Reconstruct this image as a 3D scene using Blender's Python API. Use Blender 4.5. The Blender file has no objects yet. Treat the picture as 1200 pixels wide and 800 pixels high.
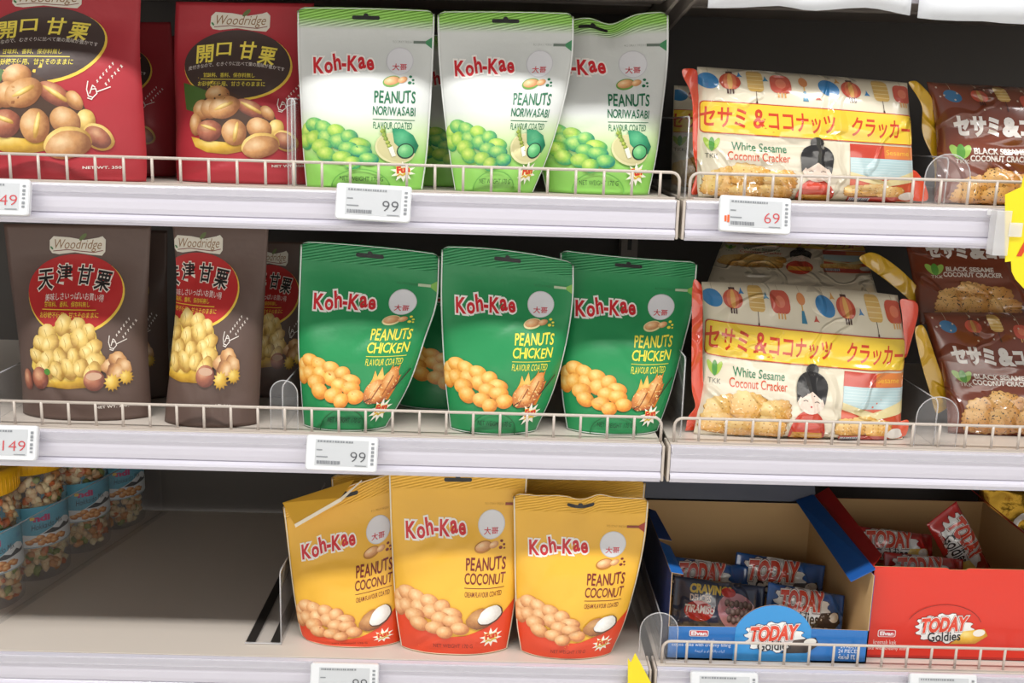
import bpy, bmesh, math, random
import numpy as np
from mathutils import Vector, Matrix, noise, geometry

# ------------------------------------------------------------------ scene, camera, light
SC = bpy.context.scene
COL = SC.collection
Z0 = 1.40                                   # height of the top shelf's front edge above the floor
CAM = np.array([0.0, -1.098, Z0 + 0.1129])
YAW, PITCH, ROLL, FPX = 0.0109, 0.2037, 0.0285, 1220.0
_cy, _sy, _cp, _sp = math.cos(YAW), math.sin(YAW), math.cos(PITCH), math.sin(PITCH)
_F = np.array([_sy * _cp, _cy * _cp, -_sp]); _R = np.array([_cy, -_sy, 0.0]); _U = np.cross(_R, _F)
_c, _s = math.cos(ROLL), math.sin(ROLL)
_R2 = _c * _R + _s * _U; _U2 = -_s * _R + _c * _U

cam_data = bpy.data.cameras.new('camera')
cam_data.sensor_width = 36.0; cam_data.lens = FPX / 1200.0 * 36.0
cam_data.clip_start = 0.02
cam = bpy.data.objects.new('camera', cam_data); COL.objects.link(cam)
m = Matrix.Identity(4)
for r in range(3):
    m[r][0] = _R2[r]; m[r][1] = _U2[r]; m[r][2] = -_F[r]; m[r][3] = CAM[r]
cam.matrix_world = m
SC.camera = cam

SC.view_settings.view_transform = 'Standard'
SC.view_settings.look = 'None'
SC.view_settings.gamma = 1.0
SC.view_settings.use_curve_mapping = False
SC.view_settings.exposure = 0.0

world = bpy.data.worlds.new('store_light'); SC.world = world; world.use_nodes = True
world.node_tree.nodes['Background'].inputs['Color'].default_value = (0.98, 0.98, 1.0, 1)
world.node_tree.nodes['Background'].inputs['Strength'].default_value = 0.17

def strip_light(name, loc, sx, sy, power, rx=0.0, color=(1, 0.985, 0.965)):
    l = bpy.data.lights.new(name, 'AREA'); l.shape = 'RECTANGLE'; l.size = sx; l.size_y = sy
    l.energy = power; l.color = color
    o = bpy.data.objects.new(name, l); COL.objects.link(o); o.location = loc; o.rotation_euler = (rx, 0, 0)
    return o
strip_light('aisle_strip_light', (0.0, -0.70, Z0 + 1.45), 6.0, 0.14, 92, math.radians(0))
strip_light('bounce_fill_light', (0.0, -1.75, Z0 + 1.45), 6.0, 0.14, 150, math.radians(-52))  # added lamp, out of view, turned away from the goods to raise bounced fill

# ------------------------------------------------------------------ picture point to place helpers
def ray(px, py): return _F + _R2 * ((px - 600) / FPX) + _U2 * ((400 - py) / FPX)
def at(px, py, Y):
    r = ray(px, py); return CAM + r * ((Y - CAM[1]) / r[1])
def at_z(px, py, z):
    r = ray(px, py); return CAM + r * ((z - CAM[2]) / r[2])

# ------------------------------------------------------------------ materials
def lin(h):
    if isinstance(h, str):
        h = h.lstrip('#'); h = [int(h[i:i + 2], 16) / 255 for i in (0, 2, 4)]
    return tuple(c / 12.92 if c <= 0.04045 else ((c + 0.055) / 1.055) ** 2.4 for c in h) + (1.0,)
_mats = {}
def new_mat(name):
    mt = bpy.data.materials.new(name); mt.use_nodes = True
    nt = mt.node_tree; return mt, nt, nt.nodes['Principled BSDF']
def add_bump(nt, b, scale, strength, dist=0.001, detail=3):
    tc = nt.nodes.new('ShaderNodeTexCoord'); nz = nt.nodes.new('ShaderNodeTexNoise'); bp = nt.nodes.new('ShaderNodeBump')
    nz.inputs['Scale'].default_value = scale; nz.inputs['Detail'].default_value = detail
    bp.inputs['Strength'].default_value = strength; bp.inputs['Distance'].default_value = dist
    nt.links.new(tc.outputs['Object'], nz.inputs['Vector']); nt.links.new(nz.outputs['Fac'], bp.inputs['Height'])
    nt.links.new(bp.outputs['Normal'], b.inputs['Normal']); nt.links.new(bp.outputs['Normal'], b.inputs['Coat Normal'])
FILM = dict(soft=(0.42, 0.25, 55, 0.5), gloss=(0.3, 1.0, 11, 0.85), matte=(0.5, 0.1, 60, 0.5), paper=(0.6, 0.0, 200, 0.15))
def film_bump(nt, b, film):
    ro, coat, sc, st = FILM[film]
    if film != 'gloss': add_bump(nt, b, sc, st); return
    tc = nt.nodes.new('ShaderNodeTexCoord'); nz = nt.nodes.new('ShaderNodeTexNoise'); nz.inputs['Scale'].default_value = sc; nz.inputs['Detail'].default_value = 1.5; nz.inputs['Distortion'].default_value = 1.2
    sb = nt.nodes.new('ShaderNodeMath'); sb.operation = 'SUBTRACT'; sb.inputs[1].default_value = 0.5
    ab = nt.nodes.new('ShaderNodeMath'); ab.operation = 'ABSOLUTE'; mn = nt.nodes.new('ShaderNodeMapRange'); mn.interpolation_type = 'SMOOTHSTEP'; mn.inputs['From Max'].default_value = 0.045; mn.inputs['To Min'].default_value = 1.0; mn.inputs['To Max'].default_value = 0.0
    bp = nt.nodes.new('ShaderNodeBump'); bp.inputs['Strength'].default_value = st; bp.inputs['Distance'].default_value = 0.0012
    nt.links.new(tc.outputs['Object'], nz.inputs['Vector']); nt.links.new(nz.outputs['Fac'], sb.inputs[0]); nt.links.new(sb.outputs[0], ab.inputs[0]); nt.links.new(ab.outputs[0], mn.inputs[0])
    nt.links.new(mn.outputs[0], bp.inputs['Height']); nt.links.new(bp.outputs['Normal'], b.inputs['Normal'])
    b.inputs['Coat IOR'].default_value = 2.0
    b2 = nt.nodes.new('ShaderNodeBump'); b2.inputs['Strength'].default_value = 1.0; b2.inputs['Distance'].default_value = 0.016
    nt.links.new(mn.outputs[0], b2.inputs['Height']); nt.links.new(b2.outputs['Normal'], b.inputs['Coat Normal'])
def header_ridges(mt):
    """embossed slanting ridges across the sealed header of a pouch"""
    nt = mt.node_tree; b = nt.nodes['Principled BSDF']
    old = b.inputs['Normal'].links[0].from_socket
    uv = nt.nodes.new('ShaderNodeUVMap'); sep = nt.nodes.new('ShaderNodeSeparateXYZ'); nt.links.new(uv.outputs['UV'], sep.inputs[0])
    a = nt.nodes.new('ShaderNodeMath'); a.operation = 'MULTIPLY_ADD'; a.inputs[1].default_value = 0.16
    nt.links.new(sep.outputs[0], a.inputs[0]); nt.links.new(sep.outputs[1], a.inputs[2])
    f = nt.nodes.new('ShaderNodeMath'); f.operation = 'MULTIPLY'; f.inputs[1].default_value = 420.0; nt.links.new(a.outputs[0], f.inputs[0])
    sn = nt.nodes.new('ShaderNodeMath'); sn.operation = 'SINE'; nt.links.new(f.outputs[0], sn.inputs[0])
    lt = nt.nodes.new('ShaderNodeMath'); lt.operation = 'LESS_THAN'; lt.inputs[1].default_value = 0.098; nt.links.new(sep.outputs[1], lt.inputs[0])
    ml = nt.nodes.new('ShaderNodeMath'); ml.operation = 'MULTIPLY'; nt.links.new(sn.outputs[0], ml.inputs[0]); nt.links.new(lt.outputs[0], ml.inputs[1])
    bp = nt.nodes.new('ShaderNodeBump'); bp.inputs['Strength'].default_value = 0.45; bp.inputs['Distance'].default_value = 0.0012
    nt.links.new(ml.outputs[0], bp.inputs['Height']); nt.links.new(old, bp.inputs['Normal']); nt.links.new(bp.outputs['Normal'], b.inputs['Normal'])
    return mt
def ink(hexc, film='soft'):
    """printed film or card in one colour"""
    k = (hexc, film)
    if k in _mats: return _mats[k]
    mt, nt, b = new_mat('print_%s_%s' % (film, hexc.strip('#')))
    ro, coat, sc, st = FILM[film]
    nz = nt.nodes.new('ShaderNodeTexNoise'); nz.inputs['Scale'].default_value = 30
    tc = nt.nodes.new('ShaderNodeTexCoord'); nt.links.new(tc.outputs['Object'], nz.inputs['Vector'])
    mr = nt.nodes.new('ShaderNodeMapRange'); mr.inputs['To Min'].default_value = ro - 0.05; mr.inputs['To Max'].default_value = ro + 0.05
    nt.links.new(nz.outputs['Fac'], mr.inputs['Value']); nt.links.new(mr.outputs['Result'], b.inputs['Roughness'])
    b.inputs['Base Color'].default_value = lin(hexc)
    b.inputs['Coat Weight'].default_value = coat; b.inputs['Coat Roughness'].default_value = 0.13 if film == 'gloss' else 0.25
    film_bump(nt, b, film)
    _mats[k] = mt; return mt
def ramp_mat(name, stops, film='soft', axis=1):
    """print that changes colour down the pack, by its UV"""
    mt, nt, b = new_mat(name)
    ro, coat, sc, st = FILM[film]
    uv = nt.nodes.new('ShaderNodeUVMap'); sep = nt.nodes.new('ShaderNodeSeparateXYZ'); cr = nt.nodes.new('ShaderNodeValToRGB')
    nt.links.new(uv.outputs['UV'], sep.inputs[0]); nt.links.new(sep.outputs[axis], cr.inputs['Fac'])
    e = cr.color_ramp.elements
    while len(e) < len(stops): e.new(0.5)
    for el, (p, h) in zip(e, stops): el.position = p; el.color = lin(h)
    nt.links.new(cr.outputs['Color'], b.inputs['Base Color'])
    b.inputs['Roughness'].default_value = ro; b.inputs['Coat Weight'].default_value = coat; b.inputs['Coat Roughness'].default_value = 0.25
    add_bump(nt, b, sc, st); return mt
def food_mat(name, c_hi, c_mid, c_lo, speck=None, sc=6.0, film='soft'):
    """printed picture of a nut or a cracker: tone by the picture's own UV"""
    mt, nt, b = new_mat(name)
    ro, coat, bs, st = FILM[film]
    uv = nt.nodes.new('ShaderNodeUVMap'); sub = nt.nodes.new('ShaderNodeVectorMath'); sub.operation = 'SUBTRACT'
    sub.inputs[1].default_value = (-0.28, -0.32, 0)
    ln = nt.nodes.new('ShaderNodeVectorMath'); ln.operation = 'LENGTH'
    nt.links.new(uv.outputs['UV'], sub.inputs[0]); nt.links.new(sub.outputs['Vector'], ln.inputs[0])
    tc = nt.nodes.new('ShaderNodeTexCoord'); nz = nt.nodes.new('ShaderNodeTexNoise'); nz.inputs['Scale'].default_value = sc * 60; nz.inputs['Detail'].default_value = 4
    nt.links.new(tc.outputs['Object'], nz.inputs['Vector'])
    ad = nt.nodes.new('ShaderNodeMath'); ad.operation = 'MULTIPLY_ADD'; ad.inputs[1].default_value = 0.55; 
    nt.links.new(nz.outputs['Fac'], ad.inputs[0]); nt.links.new(ln.outputs['Value'], ad.inputs[2])
    cr = nt.nodes.new('ShaderNodeValToRGB'); e = cr.color_ramp.elements
    e.new(0.5)
    for el, (p, h) in zip(e, ((0.22, c_hi), (0.62, c_mid), (1.0, c_lo))): el.position = p; el.color = lin(h)
    mp = nt.nodes.new('ShaderNodeMath'); mp.operation = 'MULTIPLY'; mp.inputs[1].default_value = 0.68
    nt.links.new(ad.outputs[0], mp.inputs[0]); nt.links.new(mp.outputs[0], cr.inputs['Fac'])
    out = cr.outputs['Color']
    if speck:
        n2 = nt.nodes.new('ShaderNodeTexNoise'); n2.inputs['Scale'].default_value = 420; n2.inputs['Detail'].default_value = 1
        nt.links.new(tc.outputs['Object'], n2.inputs['Vector'])
        c2 = nt.nodes.new('ShaderNodeValToRGB'); c2.color_ramp.elements[0].position = 0.62; c2.color_ramp.elements[1].position = 0.68
        nt.links.new(n2.outputs['Fac'], c2.inputs['Fac'])
        mx = nt.nodes.new('ShaderNodeMix'); mx.data_type = 'RGBA'
        nt.links.new(c2.outputs['Color'], mx.inputs['Factor']); nt.links.new(out, mx.inputs['A']); mx.inputs['B'].default_value = lin(speck)
        out = mx.outputs['Result']
    nt.links.new(out, b.inputs['Base Color'])
    b.inputs['Roughness'].default_value = ro; b.inputs['Coat Weight'].default_value = coat; b.inputs['Coat Roughness'].default_value = 0.13 if film == 'gloss' else 0.25
    film_bump(nt, b, film); return mt
def solid(name, hexc, rough=0.5, metal=0.0, coat=0.0, bump=None, spec=0.5):
    if name in _mats: return _mats[name]
    mt, nt, b = new_mat(name)
    b.inputs['Base Color'].default_value = lin(hexc); b.inputs['Roughness'].default_value = rough
    b.inputs['Metallic'].default_value = metal; b.inputs['Coat Weight'].default_value = coat
    b.inputs['Specular IOR Level'].default_value = spec
    add_bump(nt, b, *(bump or (300, 0.05)))
    _mats[name] = mt; return mt
def clear(name, tint='#ffffff', haze=0.12, hazecol='#d8d8dc'):
    """thin clear plastic: mostly see-through, a little milky, with a glossy skin"""
    if name in _mats: return _mats[name]
    mt, nt, b = new_mat(name); nt.nodes.remove(b)
    out = nt.nodes['Material Output']
    tr = nt.nodes.new('ShaderNodeBsdfTransparent'); tr.inputs['Color'].default_value = lin(tint)
    df = nt.nodes.new('ShaderNodeBsdfDiffuse'); df.inputs['Color'].default_value = lin(hazecol)
    gl = nt.nodes.new('ShaderNodeBsdfGlossy'); gl.inputs['Roughness'].default_value = 0.06
    lw = nt.nodes.new('ShaderNodeLayerWeight'); lw.inputs['Blend'].default_value = 0.5
    pw = nt.nodes.new('ShaderNodeMath'); pw.operation = 'POWER'; pw.inputs[1].default_value = 4.0
    fr = nt.nodes.new('ShaderNodeMath'); fr.operation = 'MULTIPLY_ADD'; fr.inputs[1].default_value = 0.45; fr.inputs[2].default_value = 0.025
    nt.links.new(lw.outputs['Facing'], pw.inputs[0]); nt.links.new(pw.outputs[0], fr.inputs[0])
    m1 = nt.nodes.new('ShaderNodeMixShader'); m1.inputs['Fac'].default_value = haze
    m2 = nt.nodes.new('ShaderNodeMixShader')
    nt.links.new(tr.outputs[0], m1.inputs[1]); nt.links.new(df.outputs[0], m1.inputs[2])
    nt.links.new(fr.outputs[0], m2.inputs['Fac']); nt.links.new(m1.outputs[0], m2.inputs[1]); nt.links.new(gl.outputs[0], m2.inputs[2])
    nt.links.new(m2.outputs[0], out.inputs['Surface'])
    _mats[name] = mt; return mt

M_RAIL = solid('rail_plastic', '#cdcad5', 0.28, coat=0.4)
M_RAILCLEAR = clear('rail_clear_strip', haze=0.35, hazecol='#dedce4')
M_DECK = solid('shelf_enamel', '#c9bfb4', 0.38, coat=0.15)
M_DARKMETAL = solid('dark_shelf_metal', '#857c75', 0.5)
M_BACK = solid('back_panel_metal', '#4a4541', 0.55)
M_WIRE = solid('wire_enamel', '#c4b9ae', 0.4, coat=0.2)
M_ACR = clear('acrylic', haze=0.05)
M_ACREDGE = clear('acrylic_edge', haze=0.32, hazecol='#e8e8ea')
M_WHITEP = solid('white_plastic', '#e0e2e5', 0.35, coat=0.2)
M_SCREEN = solid('label_screen', '#c6c9cc', 0.45)
M_BLACKSTRIP = solid('black_tape', '#26221f', 0.5)

# ------------------------------------------------------------------ mesh helpers
class MB:
    def __init__(s): s.v = []; s.f = []; s.mi = []; s.uv = None
    def add(s, vs, fs, mi=0):
        b = len(s.v); s.v += [tuple(map(float, x)) for x in vs]; s.f += [tuple(b + i for i in f) for f in fs]; s.mi += [mi] * len(fs); return s
    def box(s, x0, x1, y0, y1, z0, z1, mi=0):
        vs = [(x, y, z) for x in (x0, x1) for y in (y0, y1) for z in (z0, z1)]
        return s.add(vs, [(0, 1, 3, 2), (4, 6, 7, 5), (0, 4, 5, 1), (2, 3, 7, 6), (0, 2, 6, 4), (1, 5, 7, 3)], mi)
    def hexa(s, c8, mi=0):   # c8: 4 corners of one face then 4 of the other
        return s.add(c8, [(3, 2, 1, 0), (4, 5, 6, 7), (0, 1, 5, 4), (1, 2, 6, 5), (2, 3, 7, 6), (3, 0, 4, 7)], mi)
    def tube(s, path, r, n=8, mi=0, cap=True):
        path = [Vector(p) for p in path]; rings = []
        up = None
        for i, p in enumerate(path):
            t = (path[min(i + 1, len(path) - 1)] - path[max(i - 1, 0)]).normalized()
            if up is None: up = Vector((0, 1, 0)) if abs(t.y) < 0.9 else Vector((1, 0, 0))
            a = (up - t * up.dot(t)).normalized(); b = t.cross(a); up = a
            rings.append([p + (a * math.cos(k * 2 * math.pi / n) + b * math.sin(k * 2 * math.pi / n)) * r for k in range(n)])
        vs = [q for R_ in rings for q in R_]; fs = []
        for i in range(len(path) - 1):
            for k in range(n): fs.append((i * n + k, i * n + (k + 1) % n, (i + 1) * n + (k + 1) % n, (i + 1) * n + k))
        if cap: fs += [tuple(range(n))[::-1], tuple((len(path) - 1) * n + k for k in range(n))]
        return s.add(vs, fs, mi)
    def prism(s, prof, x0, x1, mi=0):     # prof: (y,z) outline swept along X
        n = len(prof); vs = [(x0, y, z) for y, z in prof] + [(x1, y, z) for y, z in prof]
        fs = [(i, (i + 1) % n, n + (i + 1) % n, n + i) for i in range(n)]
        tri = geometry.tessellate_polygon([[Vector((y, z, 0)) for y, z in prof]])
        fs += [tuple(t) for t in tri] + [tuple(n + i for i in t[::-1]) for t in tri]
        return s.add(vs, fs, mi)
    def plate(s, pts, axis_n, th, mi=0):  # pts: 3D outline of a flat plate, thickness th along axis_n
        pts = [Vector(p) for p in pts]; d = Vector(axis_n).normalized() * th; n = len(pts)
        tri = geometry.tessellate_polygon([pts])
        fs = [tuple(t) for t in tri] + [tuple(n + i for i in t[::-1]) for t in tri] + [(i, (i + 1) % n, n + (i + 1) % n, n + i) for i in range(n)]
        return s.add(pts + [p + d for p in pts], fs, mi)
    def lathe(s, prof, c, n=32, mi=0):    # prof: (radius, z)
        vs = [(c[0] + r * math.cos(k * 2 * math.pi / n), c[1] + r * math.sin(k * 2 * math.pi / n), c[2] + z) for r, z in prof for k in range(n)]
        fs = [(i * n + k, i * n + (k + 1) % n, (i + 1) * n + (k + 1) % n, (i + 1) * n + k) for i in range(len(prof) - 1) for k in range(n)]
        return s.add(vs, fs, mi)
    def build(s, name, mats, parent=None, smooth=False, bevel=0.0):
        if not isinstance(mats, (list, tuple)): mats = [mats]
        me = bpy.data.meshes.new(name)
        off = Vector(parent.location) if parent is not None else Vector((0, 0, 0))
        if parent is not None and parent.parent is not None: off = Vector(parent['origin'])
        me.from_pydata([tuple(Vector(v) - off) for v in s.v], [], s.f)
        for mt in mats: me.materials.append(mt)
        me.polygons.foreach_set('material_index', s.mi)
        if smooth: me.polygons.foreach_set('use_smooth', [True] * len(s.f))
        if s.uv is not None:
            ul = me.uv_layers.new(name='UVMap')
            ul.data.foreach_set('uv', np.array([s.uv[i] for f in s.f for i in f], float).ravel())
        me.update()
        o = bpy.data.objects.new(name, me); COL.objects.link(o)
        bm = bmesh.new(); bm.from_mesh(me)
        if s.uv is None: bmesh.ops.recalc_face_normals(bm, faces=bm.faces)
        bm.to_mesh(me); bm.free()
        if bevel:
            bv = o.modifiers.new('bevel', 'BEVEL'); bv.width = bevel; bv.segments = 2; bv.limit_method = 'ANGLE'
        if parent is not None:
            o.parent = parent; o['origin'] = tuple(off)
        return o
def tag(o, label, cat, group=None):
    o['label'] = label; o['category'] = cat
    if group: o['group'] = group
    return o
def thing(name, label, cat, loc, group=None):
    o = bpy.data.objects.new(name, None); COL.objects.link(o); o.location = tuple(map(float, loc)); o.empty_display_size = 0.02
    return tag(o, label, cat, group)
def struct(o): o['kind'] = 'structure'; return o

# ------------------------------------------------------------------ printed artwork (flat, in its own units, y downwards)
_glyph = {}
def glyphs(s, off):
    k = (s, off)
    if k not in _glyph:
        c = bpy.data.curves.new('type', 'FONT'); c.body = s; c.offset = off; c.resolution_u = 3
        o = bpy.data.objects.new('type', c); COL.objects.link(o)
        bpy.context.view_layer.update()
        ev = o.evaluated_get(bpy.context.evaluated_depsgraph_get()); me = ev.to_mesh()
        v = np.array([w.co[:2] for w in me.vertices], float).reshape(-1, 2); f = [tuple(p.vertices) for p in me.polygons]
        ev.to_mesh_clear(); bpy.data.objects.remove(o); bpy.data.curves.remove(c)
        _glyph[k] = (v, f)
    return _glyph[k]
class Art:
    def cracker(s, part, cx, cy, rx, ry, mat, rot=0, seed=0, n=72):
        v = []; c, d = math.cos(math.radians(rot)), math.sin(math.radians(rot))
        for k in range(n):
            a = k * 2 * math.pi / n; ca, sa = math.cos(a), math.sin(a)
            r = (abs(ca) ** 3.4 + abs(sa) ** 3.4) ** (-1 / 3.4) * (1 + 0.045 * math.sin(16 * a + seed))
            v.append((r * ca, r * sa))
        rim = ink('#b07a2c', 'gloss'); q = np.array(v) * (rx * 1.05, ry * 1.06); q = np.stack([q[:, 0] * c - q[:, 1] * d + cx + 1.5, q[:, 0] * d + q[:, 1] * c + cy + 2.5], 1)
        s.put(part, np.vstack([q, [[cx, cy]]]), [(i, (i + 1) % n, n) for i in range(n)], rim)
        uv = np.vstack([np.array(v), [[0, 0]]]); p = uv * (rx, ry)
        p = np.stack([p[:, 0] * c - p[:, 1] * d + cx, p[:, 0] * d + p[:, 1] * c + cy], 1)
        s.put(part, p, [(i, (i + 1) % n, n) for i in range(n)], mat, uv * 0.55)
        dark = ink('#c08a3a', 'gloss')
        for i in (-0.4, 0, 0.4):
            for j in (-0.4, 0, 0.4):
                x, y = i * rx, j * ry; s.ell(part, x * c - y * d + cx, x * d + y * c + cy, 2.6, 2.0, dark, n=8)
    def __init__(s, w, h): s.w, s.h = w, h; s.items = []; s.n = 0; s.cache = {}; s.boxes = []
    def put(s, part, v, f, mat, uv=None):
        v = np.asarray(v, float); lo, hi = v.min(0), v.max(0); s.n = 1
        for l2, h2, n2 in s.boxes:
            if lo[0] < h2[0] and l2[0] < hi[0] and lo[1] < h2[1] and l2[1] < hi[1]: s.n = max(s.n, n2 + 1)
        s.boxes.append((lo, hi, s.n)); s.items.append((part, v, f, mat, uv, s.n))
    def poly(s, part, pts, mat):
        tri = geometry.tessellate_polygon([[Vector((x, y, 0)) for x, y in pts]])
        p = np.array(pts, float); lo, hi = p.min(0), p.max(0)
        s.put(part, p, [tuple(t) for t in tri], mat, (p - lo) / np.maximum(hi - lo, 1e-6) * 2 - 1)
    def ell(s, part, cx, cy, rx, ry, mat, rot=0, n=26, wob=0.0, seed=0):
        a = np.arange(n) * 2 * math.pi / n
        q = np.stack([np.cos(a), np.sin(a)], 1)
        if wob:
            rr = random.Random(seed); ph = [rr.uniform(0, 6.28) for _ in range(4)]
            q = q * (1 + wob * (np.sin(3 * a + ph[0]) + 0.7 * np.sin(5 * a + ph[1]) + 0.6 * np.sin(9 * a + ph[2])))[:, None]
        uv = np.vstack([q, [[0, 0]]]); c, d = math.cos(math.radians(rot)), math.sin(math.radians(rot))
        p = uv * (rx, ry); p = np.stack([p[:, 0] * c - p[:, 1] * d + cx, p[:, 0] * d + p[:, 1] * c + cy], 1)
        s.put(part, p, [(i, (i + 1) % n, n) for i in range(n)], mat, uv)
    def rect(s, part, x0, y0, x1, y1, mat): s.poly(part, [(x0, y0), (x1, y0), (x1, y1), (x0, y1)], mat)
    def rrect(s, part, x0, y0, x1, y1, r, mat):
        pts = []
        for cx, cy, a0 in ((x1 - r, y0 + r, -90), (x1 - r, y1 - r, 0), (x0 + r, y1 - r, 90), (x0 + r, y0 + r, 180)):
            for k in range(5):
                a = math.radians(a0 + k * 22.5); pts.append((cx + r * math.cos(a), cy + r * math.sin(a)))
        s.poly(part, pts, mat)
    def line(s, part, pts, w, mat):
        v, f = [], []
        for (x0, y0), (x1, y1) in zip(pts, pts[1:]):
            L = math.hypot(x1 - x0, y1 - y0) or 1; nx, ny = -(y1 - y0) / L * w / 2, (x1 - x0) / L * w / 2
            ex, ey = (x1 - x0) / L * w * 0.3, (y1 - y0) / L * w * 0.3
            b = len(v); v += [(x0 + nx - ex, y0 + ny - ey), (x1 + nx + ex, y1 + ny + ey), (x1 - nx + ex, y1 - ny + ey), (x0 - nx - ex, y0 - ny - ey)]; f.append((b, b + 1, b + 2, b + 3))
        s.put(part, v, f, mat)
    def burst(s, part, cx, cy, r1, r2, n, mat, rot=0, sy=1.0):
        s.poly(part, [(cx + (r1 if k % 2 == 0 else r2) * math.cos(rot + k * math.pi / n), cy + sy * (r1 if k % 2 == 0 else r2) * math.sin(rot + k * math.pi / n)) for k in range(2 * n)], mat)
    def text(s, part, txt, cx, cy, w, h, mat, bold=0.0, rot=0.0, shear=0.0, jit=0.0, arc=0.0, under=(), seed=1, gap=0.09):
        """txt fitted to a box w x h round (cx, cy); under: wider copies beneath as (offset, material)"""
        layers = [(o, mm) for o, mm in under] + [(bold, mat)]
        if jit:
            rr = random.Random(seed); pieces = []; x = 0.0
            for ch in txt:
                if ch == ' ': x += 0.3; continue
                v, f = glyphs(ch, 0.0); lo, hi = v.min(0), v.max(0)
                pieces.append((ch, x - lo[0], rr.uniform(-1, 1) * jit, rr.uniform(-1, 1) * jit * 0.12, 1 + rr.uniform(-1, 1) * jit * 0.012, (lo + hi) / 2))
                x += hi[0] - lo[0] + gap
        else: pieces = [(txt, 0.0, 0.0, 0.0, 1.0, np.zeros(2))]
        def lay(off):
            V, Fc = [], []
            for ch, dx, ro, dy, sc, ce in pieces:
                v, f = glyphs(ch, off); v = (v - ce) * sc
                c, d = math.cos(math.radians(ro)), math.sin(math.radians(ro))
                v = np.stack([v[:, 0] * c - v[:, 1] * d, v[:, 0] * d + v[:, 1] * c], 1) + ce + (dx, dy * 0.1)
                b = sum(len(q) for q in V); V.append(v); Fc += [tuple(b + i for i in t) for t in f]
            return np.vstack(V), Fc
        v0, _ = lay(0.0); lo, hi = v0.min(0), v0.max(0)
        c, d = math.cos(math.radians(rot)), math.sin(math.radians(rot))
        for off, mm in layers:
            v, f = lay(off)
            q = ((v - (lo + hi) / 2) / np.maximum(hi - lo, 1e-6)) * (w, -h)
            q[:, 1] += arc * (2 * q[:, 0] / w) ** 2
            q[:, 0] -= shear * q[:, 1]
            s.put(part, np.stack([q[:, 0] * c - q[:, 1] * d + cx, q[:, 0] * d + q[:, 1] * c + cy], 1), f, mm)
    def sliced(s, nu, nv, tf, skip=()):
        """the artwork cut along the pack's grid, per part: verts(u, v, layer), faces, material slots, uvs"""
        key = (nu, nv, tf, skip)
        if key in s.cache: return s.cache[key]
        out = {}
        sx, ox, sy, oy = tf
        for part in dict.fromkeys(i[0] for i in s.items):
            if part in skip: continue
            bm = bmesh.new(); ul = bm.loops.layers.uv.new('UVMap'); mats = []
            for p, v, f, mat, uv, layer in s.items:
                if p != part: continue
                if mat not in mats: mats.append(mat)
                vs = [bm.verts.new((x / s.w * sx + ox, y / s.h * sy + oy, layer)) for x, y in v]
                for t in f:
                    try: fc = bm.faces.new([vs[i] for i in t])
                    except ValueError: continue
                    fc.material_index = mats.index(mat)
                    if uv is not None:
                        for lp, i in zip(fc.loops, t): lp[ul].uv = tuple(uv[i])
            for ax, n in ((0, nu), (1, nv)):
                no = (1, 0, 0) if ax == 0 else (0, 1, 0)
                xs = [w.co[ax] for w in bm.verts]
                if not xs: break
                lo, hi = min(xs), max(xs)
                for k in range(n + 1):
                    t = k / n
                    if k == 0: t = 0.004
                    if k == n: t = 0.996
                    if not lo - 1e-9 < t < hi + 1e-9: continue
                    co = (t, 0, 0) if ax == 0 else (0, t, 0)
                    bmesh.ops.bisect_plane(bm, geom=bm.verts[:] + bm.edges[:] + bm.faces[:], dist=1e-7, plane_co=co, plane_no=no,
                                           clear_inner=(k == 0), clear_outer=(k == n))
            bmesh.ops.delete(bm, geom=[w for w in bm.verts if not w.link_faces], context='VERTS')
            bm.verts.ensure_lookup_table()
            V = np.array([w.co[:] for w in bm.verts]).reshape(-1, 3); Fs = [tuple(w.index for w in fc.verts) for fc in bm.faces]
            out[part] = (V, Fs, [fc.material_index for fc in bm.faces], mats, [lp[ul].uv[:] for fc in bm.faces for lp in fc.loops])
            bm.free()
        s.cache[key] = out; return out
def print_on(art, P, root, tf=(1, 0, 1, 0), eps=0.0003, step=0.00009, flip=False, skip=(), only=None):
    """lay the artwork on the surface grid P[nu+1, nv+1, 3] as parts of root"""
    nu, nv = P.shape[0] - 1, P.shape[1] - 1
    du = np.gradient(P, axis=0); dv = np.gradient(P, axis=1); N = np.cross(du, dv)
    N /= np.linalg.norm(N, axis=2, keepdims=True) + 1e-12
    c = P[nu // 2, nv // 2] - CAM
    if (N[nu // 2, nv // 2] @ c > 0) != flip: N = -N
    for part, (V, Fs, mi, mats, uvs) in art.sliced(nu, nv, tf, skip).items():
        if only and part not in only: continue
        if not len(V) or not Fs or V[:, 0].max() < 0.003 or V[:, 0].min() > 0.997: continue
        a = np.clip(V[:, 0] * nu, 0, nu - 1e-6); b = np.clip(V[:, 1] * nv, 0, nv - 1e-6)
        i, j = a.astype(int), b.astype(int); fa, fb = (a - i)[:, None], (b - j)[:, None]
        bl = lambda G: G[i, j] * (1 - fa) * (1 - fb) + G[i + 1, j] * fa * (1 - fb) + G[i, j + 1] * (1 - fa) * fb + G[i + 1, j + 1] * fa * fb
        X = bl(P) + bl(N) * (eps + step * V[:, 2:3])
        off = np.array(root.location if root.parent is None else root['origin'])
        me = bpy.data.meshes.new(part); me.from_pydata((X - off).tolist(), [], Fs)
        for mt in mats: me.materials.append(mt)
        me.polygons.foreach_set('material_index', mi); me.polygons.foreach_set('use_smooth', [True] * len(Fs))
        u = me.uv_layers.new(name='UVMap'); u.data.foreach_set('uv', np.array(uvs, float).ravel())
        me.update()
        o = bpy.data.objects.new(part, me); COL.objects.link(o); o.parent = root; o['origin'] = tuple(off)

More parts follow.
